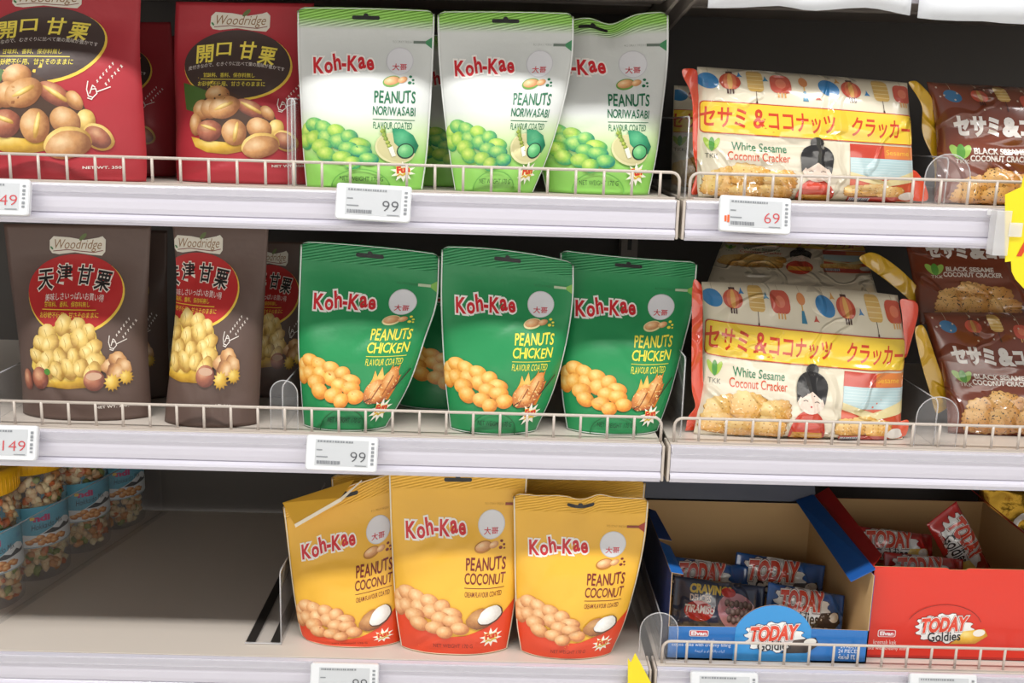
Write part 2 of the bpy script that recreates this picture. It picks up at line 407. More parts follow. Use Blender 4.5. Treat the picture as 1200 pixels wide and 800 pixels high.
# ------------------------------------------------------------------ film packs
def crom(ts, ps, t):
    ts = list(ts); n = len(ts); k = 0
    while k < n - 2 and t > ts[k + 1]: k += 1
    p1, p2 = ps[k], ps[k + 1]; t1, t2 = ts[k], ts[k + 1]
    m1 = (ps[k + 1] - ps[k - 1]) / (ts[k + 1] - ts[k - 1]) if k > 0 else (p2 - p1) / (t2 - t1)
    m2 = (ps[k + 2] - ps[k]) / (ts[k + 2] - ts[k]) if k + 2 < n else (p2 - p1) / (t2 - t1)
    h = t2 - t1; x = (t - t1) / h
    return p1 * (2 * x ** 3 - 3 * x ** 2 + 1) + m1 * h * (x ** 3 - 2 * x ** 2 + x) + p2 * (-2 * x ** 3 + 3 * x ** 2) + m2 * h * (x ** 3 - x ** 2)
def sstep(a, b, x): x = min(1, max(0, (x - a) / (b - a))); return x * x * (3 - 2 * x)
def pouch_profile(g=0.8, seal=0.12, full=0.66):
    def f(u, v):
        h = max(0.0, 1 - abs(2 * u - 1) ** 2.4) ** 0.8
        p = sstep(seal, full, v)
        if v > 0.84: p *= 1 - (1 - g) * sstep(0.84, 1.0, v)
        return h * p
    return f
def pillow_profile(fin=0.0, bot=0.25):
    def f(u, v):
        uu = min(1, max(0, (u - fin) / (1 - 2 * fin)))
        h = max(0.0, 1 - abs(2 * uu - 1) ** 3.0) ** 0.6
        w = max(0.0, 1 - abs(2 * v - 1) ** 3.0) ** 0.6
        if v > 0.5: w = max(w, bot)
        return h * w
    return f
def pack_surface(rows, B, prof, nu, nv, seed=0, wr=0.0015, wsc=26.0, ripple=0.0, wave=None, creases=5, bdir=(0, 1, 0), corner=0.0):
    """rows: (v, L, M, R) as points; front and back grids"""
    ts = [r[0] for r in rows]; Ls = [np.array(r[1], float) for r in rows]; Ms = [np.array(r[2], float) for r in rows]; Rs = [np.array(r[3], float) for r in rows]
    n = np.array(bdir, float); rr = random.Random(seed)
    cs = [(rr.uniform(0.05, 0.95), rr.uniform(0.35, 0.9), rr.uniform(-1.2, 1.2), rr.uniform(0.12, 0.3), rr.uniform(0.5, 1.3)) for _ in range(creases)]
    front = np.zeros((nu + 1, nv + 1, 3)); back = front.copy()
    for j in range(nv + 1):
        v = j / nv; L, M_, R_ = crom(ts, Ls, v), crom(ts, Ms, v), crom(ts, Rs, v)
        for i in range(nu + 1):
            u = i / nu
            q = L * (1 - u) * (1 - 2 * u) + M_ * 4 * u * (1 - u) + R_ * u * (2 * u - 1)
            b = prof(u, v)
            d = 0.0
            if 0 < i < nu:
                e = min(1, 8 * u, 8 * (1 - u)) * (1 if j < nv else 0)
                d = wr * noise.noise((q[0] * wsc, q[2] * wsc, seed * 7.3)) * 2 * e * (0.25 + b)
                for cu, cv, an, ln_, st in cs:
                    dx, dy = u - cu, (v - cv) * 1.35
                    al = dx * math.cos(an) + dy * math.sin(an); pe = -dx * math.sin(an) + dy * math.cos(an)
                    d += 0.0025 * st * math.exp(-(pe / 0.03) ** 2 - (al / ln_) ** 2) * e * b
                if ripple and v < 0.11: d += ripple * math.sin(v * 2 * math.pi / 0.018) * e
            w = np.zeros(3)
            if wave: w = np.array([0, wave(u)[1], wave(u)[0]]) * (1 - sstep(0.0, 0.22, v))
            if corner and j == 0:
                for du_ in (u, 1 - u):
                    if du_ < corner: w = w + np.array([0, 0, -0.008 * (1 - du_ / corner) ** 2])
            front[i, j] = q - n * (B * b) + n * d + w
            back[i, j] = q + n * (B * 0.85 * b) + w if b > 0.002 else q + n * 0.0006 + w
    return front, back
def pack_body(name, fr, bk, mat, root, matb=None):
    nu, nv = fr.shape[0] - 1, fr.shape[1] - 1
    mb = MB(); uv = []
    idx = lambda i, j: i * (nv + 1) + j
    N = (nu + 1) * (nv + 1)
    vs = [fr[i, j] for i in range(nu + 1) for j in range(nv + 1)] + [bk[i, j] for i in range(nu + 1) for j in range(nv + 1)]
    fs = []; mi = []
    for i in range(nu):
        for j in range(nv):
            fs.append((idx(i, j), idx(i, j + 1), idx(i + 1, j + 1), idx(i + 1, j))); mi.append(0)
            fs.append((N + idx(i, j), N + idx(i + 1, j), N + idx(i + 1, j + 1), N + idx(i, j + 1))); mi.append(1)
    for j in range(nv):
        fs.append((idx(0, j), N + idx(0, j), N + idx(0, j + 1), idx(0, j + 1))); fs.append((idx(nu, j), idx(nu, j + 1), N + idx(nu, j + 1), N + idx(nu, j))); mi += [1, 1]
    for i in range(nu):
        fs.append((idx(i, 0), idx(i + 1, 0), N + idx(i + 1, 0), N + idx(i, 0))); fs.append((idx(i, nv), N + idx(i, nv), N + idx(i + 1, nv), idx(i + 1, nv))); mi += [1, 1]
    mb.v = [tuple(map(float, x)) for x in vs]; mb.f = fs; mb.mi = mi
    mb.uv = [(i / nu, j / nv) for _ in range(2) for i in range(nu + 1) for j in range(nv + 1)]
    return mb.build(name, [mat, matb or mat], root, smooth=True)
def px_rows(rows, Yt, Yb, deck=None, sag=None):
    """rows (v, xl, yl, xr, yr[, mid dy]) read off the photograph become points on the pack's own leaning plane"""
    out = []
    for r in rows:
        v, xl, yl, xr, yr = r[:5]; dm = r[5] if len(r) > 5 else 0.0
        Y = Yt + (Yb - Yt) * v
        L, R_ = at(xl, yl, Y), at(xr, yr, Y); Mi = at((xl + xr) / 2, (yl + yr) / 2 + dm, Y)
        if deck is not None and v >= 1.0:
            for q in (L, Mi, R_): q[2] = deck + 0.0006
        out.append((v, L, Mi, R_))
    return out
def pack(kind, label, cat, group, rows, B, prof, mat, art=None, tf=(1, 0, 1, 0), nu=30, nv=40, matb=None, skip=(), only=None, base=None, **kw):
    fr, bk = pack_surface(rows, B, prof, nu, nv, **kw)
    lo = np.minimum(fr.reshape(-1, 3).min(0), bk.reshape(-1, 3).min(0)); hi = np.maximum(fr.reshape(-1, 3).max(0), bk.reshape(-1, 3).max(0))
    root = thing(kind, label, cat, ((lo[0] + hi[0]) / 2, (lo[1] + hi[1]) / 2, lo[2]), group)
    bo = pack_body('body', fr, bk, mat, root, matb)
    if art is not None: print_on(art, fr, bo, tf, skip=skip, only=only)
    return root, fr, bk

# ------------------------------------------------------------------ shelving
DECK_TOP, DECK_MID, DECK_BOT, DECK_UP = Z0 + 0.0425, Z0 - 0.2255, Z0 - 0.4935, Z0 + 0.2885
DEPTH = 0.455
XL0, XL1 = -0.86, 0.1800
XR0, XR1 = 0.1905, 1.05

mb = MB(); mb.box(-1.6, 1.6, DEPTH + 0.006, DEPTH + 0.012, 0.0, Z0 + 0.9)
struct(mb.build('wall_back', M_BACK))
mb = MB(); mb.box(-3.5, 3.5, -3.6, 0.6, -0.02, 0.0)
mt, nt, b = new_mat('floor_tile'); b.inputs['Base Color'].default_value = lin('#eceae6'); b.inputs['Roughness'].default_value = 0.3
bt = nt.nodes.new('ShaderNodeTexBrick'); bt.offset = 0.0; bt.inputs['Scale'].default_value = 1.7; bt.inputs['Mortar Size'].default_value = 0.006
bt.inputs['Color1'].default_value = lin('#eceae6'); bt.inputs['Color2'].default_value = lin('#e8e6e0'); bt.inputs['Mortar'].default_value = lin('#a8a49c')
bt.inputs['Brick Width'].default_value = 1.0; bt.inputs['Row Height'].default_value = 1.0
tc = nt.nodes.new('ShaderNodeTexCoord'); nt.links.new(tc.outputs['Object'], bt.inputs['Vector']); nt.links.new(bt.outputs['Color'], b.inputs['Base Color'])
struct(mb.build('floor', mt))
mb = MB(); mb.box(-3.2, 3.2, -2.45, -2.40, 0.0, 1.9)
struct(mb.build('wall_bounce', solid('opposite_bounce', '#f0ede8', 0.6)))  # pale slab for unseen shelves across the aisle, added for its bounced light
for i, x in enumerate((XL1 + 0.005,)):
    mb = MB(); mb.box(x - 0.012, x + 0.012, DEPTH - 0.03, DEPTH + 0.004, 0.0, Z0 + 0.9)
    for k in range(34): mb.box(x - 0.003, x + 0.003, DEPTH - 0.0306, DEPTH - 0.029, 0.8 + k * 0.045, 0.825 + k * 0.045, 1)
    struct(mb.build('trim_1', [M_DARKMETAL, M_BLACKSTRIP]))

RAIL_PROF = [(0.006, 0.0), (0.006, 0.0415), (-0.0005, 0.0415), (-0.0018, 0.0395), (-0.0014, 0.0345), (-0.0002, 0.0335), (-0.0008, 0.031), (-0.0018, 0.0245),
             (-0.0020, 0.0175), (-0.0014, 0.0125), (0.0000, 0.0115), (-0.0012, 0.0105), (-0.0050, 0.0085), (-0.0058, 0.0060), (-0.0050, 0.0035), (-0.0015, 0.0025), (-0.001, 0.0)]
def shelf(label, deck, x0, x1, rail=True, seam_left=False):
    t = thing('shelf', label, 'shelf', ((x0 + x1) / 2, 0.2, deck - 0.042), 'metal shelves of the display unit')
    MB().box(x0, x1, 0.0065, DEPTH, deck - 0.003, deck).build('deck', M_DECK, t, bevel=0.0008)
    MB().box(x0 + 0.008, x1 - 0.008, 0.0075, 0.13, deck - 0.036, deck - 0.0035).box(x0 + 0.008, x1 - 0.008, 0.21, 0.31, deck - 0.030, deck - 0.0035).build('support_channel', M_DARKMETAL, t, bevel=0.002)
    for xx in (x0 + 0.002, x1 - 0.006):
        MB().plate([(xx, 0.0075, deck - 0.0035), (xx, 0.0075, deck - 0.040), (xx, 0.06, deck - 0.042), (xx, DEPTH, deck - 0.075), (xx, DEPTH, deck - 0.0035)], (1, 0, 0), 0.004).build('bracket', M_DARKMETAL, t)
    z = deck - 0.0425
    MB().prism([(y, z + h) for y, h in RAIL_PROF], x0, x1).build('price_rail', M_RAIL, t, smooth=False)
    MB().prism([(-0.0036, z + 0.033), (-0.0028, z + 0.033), (-0.0024, z + 0.0425), (-0.0032, z + 0.0425)], x0 + 0.001, x1 - 0.001).build('clear_strip', M_RAILCLEAR, t)
    for xx, w in ((x0 - 0.0035, 0.003), (x1 + 0.0005, 0.003)):
        MB().box(xx, xx + w, -0.003, 0.03, z + 0.001, z + 0.042).build('end_cap', M_WIRE, t, bevel=0.001)
    return t
shelf('beige metal shelf carrying red chestnut bags and white peanut pouches', DECK_TOP, XL0, XL1)
shelf('beige metal shelf carrying brown chestnut bags and dark green pouches', DECK_MID, XL0, XL1)
shelf('half empty beige metal shelf carrying snack jars and yellow pouches', DECK_BOT, XL0, XL1)
shelf('metal shelf overhead of the white pouches, its edge above the picture', DECK_UP, XL0, XL1)
shelf('metal shelf carrying the upper cream cracker bag', DECK_TOP, XR0, XR1)
shelf('metal shelf carrying the lower cream cracker bag', DECK_MID, XR0, XR1)
shelf('metal shelf carrying the blue and red cake boxes', DECK_BOT, XR0, XR1)
shelf('dark shelf underside hanging over the upper cream cracker bag', DECK_UP, XR0, XR1)

WIRE_R = 0.00165
def fence(label, deck, x0, x1, first, gap, h=0.0275, round_l=True, round_r=True, z_l=0.0, z_r=0.0):
    t = thing('wire_guard', label, 'shelf guard', ((x0 + x1) / 2, 0.0125, deck), 'wire guards along the shelf fronts')
    Y = 0.0125; z = deck + h; R = 0.009
    path = []
    if round_l: path += [(x0, Y, deck + 0.0003), (x0, Y, z - R)] + [(x0 + R - R * math.cos(a), Y, z - R + R * math.sin(a)) for a in (0.4, 0.8, 1.2)] + [(x0 + R, Y, z)]
    else: path += [(x0, Y, z)]
    if round_r: path += [(x1 - R, Y, z)] + [(x1 - R + R * math.sin(a), Y, z - R + R * math.cos(a)) for a in (0.4, 0.8, 1.2)] + [(x1, Y, z - R), (x1, Y, deck + 0.0003)]
    else: path += [(x1, Y, z)]
    MB().tube(path, WIRE_R, 10).build('top_wire', M_WIRE, t, smooth=True)
    proto = None; x = first
    while x < x1 - 0.006:
        if x > x0 + 0.006:
            if proto is None:
                proto = MB().tube([(x, Y - 0.001, deck + 0.0003), (x, Y - 0.001, z)], WIRE_R * 0.92, 10).build('upright_wire', M_WIRE, t, smooth=True); px0 = x
            else:
                c = proto.copy(); COL.objects.link(c); c.parent = t; c.location = (x - px0, 0, 0)
        x += gap
    MB().box(x0 + 0.004, x1 - 0.004, Y - 0.0035, Y + 0.0015, deck + 0.0002, deck + 0.0018).build('foot_strip', M_WIRE, t)
G = 0.0297
def fx(px, py): return at(px, py, 0.0125)[0]
fence('wire guard in front of the white peanut pouches', DECK_TOP, -0.86, fx(796, 218), fx(12.8, 200) - 10 * G, G, round_l=False)
fence('wire guard in front of the dark green peanut pouches', DECK_MID, -0.86, fx(775, 500), fx(17.4, 480) - 10 * G, G, round_l=False)
fence('wire guard in front of the upper cream cracker bag', DECK_TOP, fx(808, 225), 1.05, fx(839, 225), G * 1.0, round_r=False)
fence('wire guard in front of the lower cream cracker bag', DECK_MID, fx(790, 505), 1.05, fx(819, 505), G, round_r=False)
fence('wire guard in front of the blue and red cake boxes', DECK_BOT, fx(776, 770), 1.05, fx(804, 770), G * 0.96, round_r=False)

# ------------------------------------------------------------------ printed designs
# peanut pouch, 500 x 690 units
RED, WHT = '#d3202a', '#f4f4f2'
NUTS = [(28, 448, 26, 34, 10), (62, 425, 40, 28, 5), (22, 484, 26, 32, 0), (100, 436, 40, 28, 20), (60, 470, 36, 30, -15), (110, 468, 38, 30, 5), (150, 445, 38, 26, 10),
        (160, 480, 40, 30, 0), (88, 500, 42, 30, -10), (200, 462, 34, 26, 0), (240, 488, 44, 24, 8), (195, 505, 40, 26, 0), (105, 532, 40, 32, 10), (245, 516, 44, 26, 5),
        (172, 545, 42, 30, 0), (276, 548, 40, 28, 5), (212, 566, 36, 30, -5)]
def pouch_art(kind):
    A = Art(500, 690)
    I = lambda h: ink(h, 'soft')
    text_c = {'white': '#0f6b45', 'green': '#f0e24a', 'yellow': '#7a1f14'}[kind]
    edge_c = {'white': '#eef0ee', 'green': '#dfe4e0', 'yellow': '#eadfc8'}[kind]
    nut = {'white': (N_GREEN, N_TEAL), 'green': (N_ORANGE, N_ORANGE), 'yellow': (N_TAN, N_TAN)}[kind]
    if kind == 'yellow':
        A.poly('bottom_band', [(-2, 455), (60, 500), (130, 560), (215, 592), (300, 582), (380, 550), (450, 500), (502, 446), (502, 692), (-2, 692)], I('#e2461f'))
    A.rect('seal_edge', 0, 0, 7, 690, I(edge_c)); A.rect('seal_edge', 493, 0, 500, 690, I(edge_c)); A.rect('seal_edge', 0, 0, 500, 5, I(edge_c))
    if kind != 'white': A.rect('seal_edge', 0, 684, 500, 690, I(edge_c))
    hole = I('#0c0a09')
    A.rrect('hang_hole', 200, 29, 300, 43, 6, hole); A.ell('hang_hole', 250, 29, 9, 9, hole)
    # tear notch
    tri = {'white': '#3f8a5a', 'green': '#7fb84a', 'yellow': '#a8301c'}[kind]
    A.poly('tear_mark', [(493, 100), (493, 142), (468, 124), (468, 116)], I(tri))
    A.rect('tear_mark', 425, 115, 470, 125, I({'white': '#6d7a70', 'green': '#b9c9a8', 'yellow': '#8c3a1c'}[kind]))
    A.text('tear_mark', 'TO STAY FRESH', 385, 120, 72, 8, I({'white': '#b9bdb9', 'green': '#2a7a48', 'yellow': '#c8901c'}[kind]))
    A.text('logo', 'Koh-Kae', 170, 200, 222, 66, I(RED), bold=0.032, rot=-4, jit=7, seed=4, gap=0.12, under=((0.115, I('#f7f3ee')),))
    A.ell('badge', 378, 190, 50, 50, I('#cfcfd3'), n=36); A.ell('badge', 378, 190, 47, 47, I('#e2e2e6'), n=36)
    A.text('badge', '大哥', 378, 212, 52, 24, I('#d2505a'), bold=0.02)
    # peanut in its shell
    A.ell('peanut_icon', 352, 264, 34, 20, I({'white': '#6fa34c', 'green': '#e9d9a0', 'yellow': '#b8792a'}[kind]), rot=-12)
    A.ell('peanut_icon', 352, 262, 29, 15, food('icon', '#f6d7a8', '#eab27c', '#c98a58'), rot=-12)
    A.ell('peanut_icon', 392, 258, 18, 11, food('icon', '#f6d7a8', '#eab27c', '#c98a58'), rot=-20)
    for x, y, r in ((420, 246, 6), (430, 258, 5), (418, 268, 7), (432, 270, 4)): A.ell('peanut_icon', x, y, r, r * 0.8, I(text_c), n=12)
    t = I(text_c)
    A.text('lettering', 'PEANUTS', 366, 320, 152, 46, t, bold=0.02, rot=-1, jit=3, seed=2)
    A.text('lettering', {'white': 'NORIWASABI', 'green': 'CHICKEN', 'yellow': 'COCONUT'}[kind], 366, 370, 158, 38 if kind != 'white' else 32, t, bold=0.015, rot=0.5, jit=3, seed=5)
    A.line('lettering', [(288, 399), (444, 401)], 2.2, t)
    A.text('lettering', {'white': 'FLAVOUR COATED', 'green': 'FLAVOUR COATED', 'yellow': 'CREAM FLAVOUR COATED'}[kind], 363, 420, 146, 24 if kind != 'yellow' else 18, t, bold=0.005, jit=2, seed=8)
    # heap of coated peanuts
    for k, (x, y, rx, ry, ro) in enumerate(NUTS): A.ell('nut_picture', x, y, rx, ry, nut[k % 2] if kind == 'white' else nut[0], rot=ro)
    # flavour picture
    if kind == 'white':
        A.ell('flavour_picture', 375, 505, 78, 58, I('#dcd6a4'), rot=18); A.ell('flavour_picture', 377, 502, 72, 52, I('#cfc894'), rot=18)
        A.poly('flavour_picture', [(362, 430), (405, 432), (440, 452), (462, 490), (452, 520), (400, 505), (372, 480)], LEAFY)
        A.ell('flavour_picture', 415, 512, 33, 31, I('#143c2c')); A.ell('flavour_picture', 415, 511, 28, 26, food('dip', '#9fdc9a', '#6cc07c', '#4aa868'))
        for k in range(7): A.ell('flavour_picture', 326 + k * 7, 440 + k * 13, 9, 8, food('root', '#c9d06a', '#93a83c', '#6c7f2a'), n=14, wob=0.08, seed=k)
        A.line('flavour_picture', [(322, 425), (338, 470)], 4, I('#8fae4a')); A.line('flavour_picture', [(332, 420), (342, 465)], 4, I('#6f9438'))
        A.poly('flavour_picture', [(350, 500), (366, 492), (380, 530), (366, 536)], I('#eeeede'))
    elif kind == 'green':
        fl = food('flame', '#f6d070', '#efa63a', '#d97a28')
        A.poly('flavour_picture', [(330, 560), (318, 510), (332, 480), (336, 448), (350, 472), (362, 436), (376, 470), (394, 452), (404, 430), (412, 462), (432, 430), (430, 480), (446, 470), (440, 520), (430, 565)], fl)
        A.ell('flavour_picture', 352, 528, 40, 48, MEAT, rot=24, wob=0.04); A.ell('flavour_picture', 404, 500, 30, 62, MEAT, rot=12, wob=0.04, seed=3); A.ell('flavour_picture', 376, 545, 44, 28, MEAT, wob=0.05, seed=6)
        A.line('flavour_picture', [(348, 560), (372, 500)], 5, I('#8f4c2a')); A.line('flavour_picture', [(392, 540), (412, 470)], 5, I('#a85f30')); A.line('flavour_picture', [(340, 540), (356, 496)], 4, I('#f2c98a'))
        A.line('flavour_picture', [(430, 520), (474, 452)], 5, I('#3a2a1c')); A.line('flavour_picture', [(322, 566), (345, 552)], 4, I('#3a2a1c'))
    else:
        A.ell('flavour_picture', 362, 510, 60, 42, HUSK, rot=-8, wob=0.03); A.ell('flavour_picture', 398, 500, 52, 36, I('#5a3320'), rot=-24, wob=0.02); A.ell('flavour_picture', 395, 497, 48, 33, food('meat_white', '#ffffff', '#f1efea', '#d9d4cc'), rot=-24, wob=0.03)
    A.burst('flash', 412, 603, 50, 27, 10, I('#f7f4e6'), rot=0.2)
    A.text('flash', 'Fun', 412, 592, 46, 28, I('#d8282a'), bold=0.05, rot=-8, under=((0.11, I('#f5d24a')),))
    A.line('flash', [(392, 622), (402, 614), (412, 620), (424, 611), (436, 614)], 7, I('#d9b83a'))
    wc = {'white': '#2f5a2c', 'green': '#0b3d20', 'yellow': '#7c2412'}[kind]
    if kind != 'yellow':
        arc = I({'white': '#6fb24e', 'green': '#0e6a35'}[kind])
        pts = [(245 + 122 * math.cos(a), 690 - 96 * math.sin(a)) for a in [math.pi * k / 16 for k in range(17)]]
        A.line('gusset_seam', pts, 5, arc)
    A.text('weight_line', 'NET WEIGHT 170 G', 248, 640, 176, 22, I(wc))
    return A
_food = {}
def food(n, *c, **k):
    if (n, c) not in _food: _food[(n, c)] = food_mat('picture_' + n, *c, **k)
    return _food[(n, c)]
N_GREEN = food('nut_green', '#d6e77a', '#9ccb52', '#3d9a5e'); N_TEAL = food('nut_teal', '#c4e07c', '#6dbb66', '#1d8068')
N_ORANGE = food('nut_orange', '#fbd88a', '#f2b04e', '#cf7a22'); N_TAN = food('nut_tan', '#f8d3a0', '#e9ab70', '#bd7242')
LEAFY = food('leaf', '#5cb884', '#2f9468', '#187452', sc=3); MEAT = food('chicken', '#f3c483', '#dd9048', '#a9552a', speck='#f0d28c', sc=2)
HUSK = food('husk', '#d8a56c', '#b87c48', '#7c4a28', sc=4)
POUCH = {k: pouch_art(k) for k in ('white', 'green', 'yellow')}
BODY = {'white': ramp_mat('print_white_pouch', [(0.0, '#86c24c'), (0.055, '#8cc654'), (0.115, '#d6d9d6'), (0.53, '#dcdfdc'), (0.66, '#cfe6b0'), (0.80, '#98d468'), (1.0, '#8ccf5a')]),
        'green': ramp_mat('print_green_pouch', [(0.0, '#1f8c50'), (1.0, '#1f8c50')]), 'yellow': ramp_mat('print_yellow_pouch', [(0.0, '#f2b93a'), (1.0, '#f2b93a')])}
for mt_ in BODY.values(): header_ridges(mt_)

# chestnut bag, 652 x 750 units
SHELL = food('chestnut', '#e8c79a', '#c8935c', '#8a5632', sc=3); SHELL2 = food('chestnut_red', '#d8a680', '#a8644a', '#6e3a2e', sc=3)
FLESH = food('kernel', '#f6e2a0', '#e2bf6a', '#a87e36', sc=3); BASK = food('basket', '#f0d67c', '#d8ae3e', '#a67a1e', sc=2)
def hand_mark(A, x, y, s, mat):
    for pts in ([(0, 30), (-6, 10), (-3, -14)], [(0, 30), (14, 34), (26, 22), (22, 8), (8, 10), (4, 22)], [(24, 18), (66, 2)], [(8, 10), (12, -2), (20, 4)], [(14, 34), (10, 40), (-2, 36)]):
        A.line('hand_mark', [(x + a * s, y + b * s) for a, b in pts], 3.2 * s, mat)
    rr = random.Random(3)
    for row in range(2):
        for k in range(6):
            px, py = x + (24 + row * 26 + k * 9) * s, y + (-16 + row * 8 - k * 11) * s
            A.line('hand_mark', [(px, py), (px + rr.uniform(4, 8) * s, py + rr.uniform(-2, 6) * s)], 2.4 * s, mat); A.line('hand_mark', [(px + 2 * s, py - 3 * s), (px + rr.uniform(1, 5) * s, py + 6 * s)], 2.2 * s, mat)
def chestnut_art(kind):
    A = Art(652, 750); red = kind == 'red'
    I = lambda h: ink(h, 'matte')
    cx, cy, rx, ry = 328, 255, 210, 140
    gold = I('#e6c24a')
    A.ell('oval_panel', cx + 4, cy + 6, rx + 4, ry + 3, gold, n=48)
    A.ell('oval_panel', cx, cy, rx, ry, I('#43332f' if red else '#b3201f'), n=48)
    if red: A.poly('nut_picture', [(118, 330), (170, 345), (260, 380), (250, 470), (130, 440)], I('#4a6a2c'))
    # maker's plate
    pts = [(215, 62), (232, 46), (300, 50), (360, 60), (420, 50), (438, 44), (452, 58), (450, 104), (436, 120), (380, 116), (320, 108), (250, 116), (222, 112), (212, 98)]
    A.poly('logo', pts, I('#d8d2c4'))
    A.text('logo', 'Woodridge', 332, 82, 205, 48, I('#8d6a45'), bold=0.0, shear=0.3)
    A.line('logo', [(228, 104), (290, 98), (350, 104), (400, 108), (440, 100)], 3, I('#7a2a22')); A.ell('logo', 356, 48, 20, 8, I('#5d6b3a'), rot=-40); A.ell('logo', 222, 92, 8, 4, I('#3f7a4a'), rot=50)
    big = I('#eedb5a' if red else '#1a1513')
    und = () if red else ((0.07, I('#e8ddd2')),)
    for ch, x, y, ro in zip('開口甘栗' if red else '天津甘栗', (198, 272, 366, 446) if red else (196, 278, 368, 450), (212, 192, 196, 218) if red else (212, 190, 192, 214), (-6, -4, 2, 8)):
        A.text('title', ch, x, y, 64 if ch != '口' else 56, 70 if ch != '口' else 50, big, bold=0.02, rot=ro, under=und, shear=0.08)
    wh = I('#eae2da')
    if red: A.text('small_print', '皮付きなので、むきぐりに比べて栗の風味が豊かです', 326, 250, 380, 17, wh, arc=22)
    else: A.text('small_print', '美味しさいっぱいお買い得', 330, 268, 262, 26, wh, arc=9)
    yl = I('#e3d24a' if red else '#e6c43a')
    A.text('small_print', '甘味料、香料、保存料無し', 300, 298, 204, 19, yl, bold=0.006)
    A.line('small_print', [(190, 315), (430, 317)], 3, yl)
    A.text('small_print', 'お砂糖不使用、甘さそのままに', 312, 334, 264, 20, yl, bold=0.006)
    if red:
        A.poly('nut_picture', [(150, 545), (200, 556), (300, 562), (380, 560), (372, 600), (300, 614), (220, 606), (170, 584)], BASK)
        A.poly('nut_picture', [(165, 470), (200, 410), (240, 360), (300, 360), (400, 410), (470, 440), (500, 500), (480, 560), (300, 566), (190, 556)], I('#4a3428'))
        for k, (x, y, a, b_, ro, mt_) in enumerate([(200, 440, 38, 40, 0, SHELL), (262, 378, 49, 36, 0, SHELL), (235, 436, 40, 40, 10, SHELL), (392, 434, 62, 30, 28, SHELL2), (455, 452, 34, 22, 50, SHELL), (172, 498, 26, 44, 0, SHELL),
                 (488, 512, 30, 34, 0, FLESH), (290, 430, 64, 44, -18, SHELL), (424, 512, 50, 40, 20, SHELL), (230, 522, 52, 42, 0, SHELL2), (328, 528, 48, 52, -14, SHELL), (522, 562, 50, 38, 35, FLESH), (520, 562, 42, 30, 35, SHELL2), (428, 580, 74, 50, -12, FLESH), (430, 586, 70, 44, -12, SHELL)]):
            A.ell('nut_picture', x, y, a, b_, mt_, rot=ro, wob=0.015, seed=k)
        for x, y, a, b_, ro in ((290, 424, 40, 9, -24), (228, 510, 34, 7, 18), (334, 528, 9, 40, 10), (396, 432, 46, 8, 30)): A.ell('nut_picture', x, y, a, b_, FLESH, rot=ro, wob=0.05)
        hand_mark(A, 498, 408, 1.0, wh)
        A.text('weight_line', 'NET WT. 350g', 532, 668, 122, 16, wh, bold=0.02)
    else:
        A.poly('nut_picture', [(138, 450), (170, 420), (220, 385), (270, 362), (330, 352), (390, 362), (440, 395), (452, 440), (470, 480), (450, 540), (430, 585), (170, 585), (120, 520)], I('#e0c25a'))
        A.poly('nut_picture', [(140, 530), (460, 530), (430, 592), (300, 600), (170, 592)], BASK)
        rr = random.Random(5)
        for k, (x, y) in enumerate([(215, 400), (285, 376), (350, 378), (405, 402), (180, 440), (238, 440), (300, 430), (365, 425), (425, 450), (165, 485), (220, 490), (275, 478), (335, 478), (395, 478), (440, 500), (190, 530), (250, 526), (310, 524), (370, 520), (425, 534)]):
            x += rr.uniform(-9, 9); y += rr.uniform(-7, 7); A.ell('nut_picture', x, y, rr.uniform(32, 48), rr.uniform(28, 40), FLESH, rot=rr.uniform(-50, 50), wob=0.045, seed=k); A.line('nut_picture', [(x - 14, y - 20), (x - 4, y), (x - 8, y + 18)], 2.2, I('#b8923e'))
        A.ell('nut_picture', 165, 560, 40, 42, SHELL2); A.ell('nut_picture', 95, 570, 26, 40, SHELL2, rot=-10); A.ell('nut_picture', 202, 536, 16, 12, I('#4f8a34'))
        A.ell('nut_picture', 425, 568, 46, 40, SHELL2); A.ell('nut_picture', 425, 552, 34, 14, I('#c9a489'))
        for k, (x, y) in enumerate([(500, 520), (528, 500), (545, 530), (510, 545)]): A.ell('nut_picture', x, y, 40, 32, SHELL, rot=40 * k, wob=0.06, seed=k)
        A.burst('nut_picture', 500, 580, 36, 24, 12, BASK); A.burst('nut_picture', 556, 565, 30, 20, 12, BASK)
        hand_mark(A, 500, 420, 1.0, wh)
        A.text('weight_line', 'NET WT. 300g', 492, 682, 140, 17, wh, bold=0.02)
    return A
CHEST = {k: chestnut_art(k) for k in ('red', 'brown')}
CBODY = {'red': ink('#aa2a34', 'matte'), 'brown': ink('#5e4a42', 'matte')}

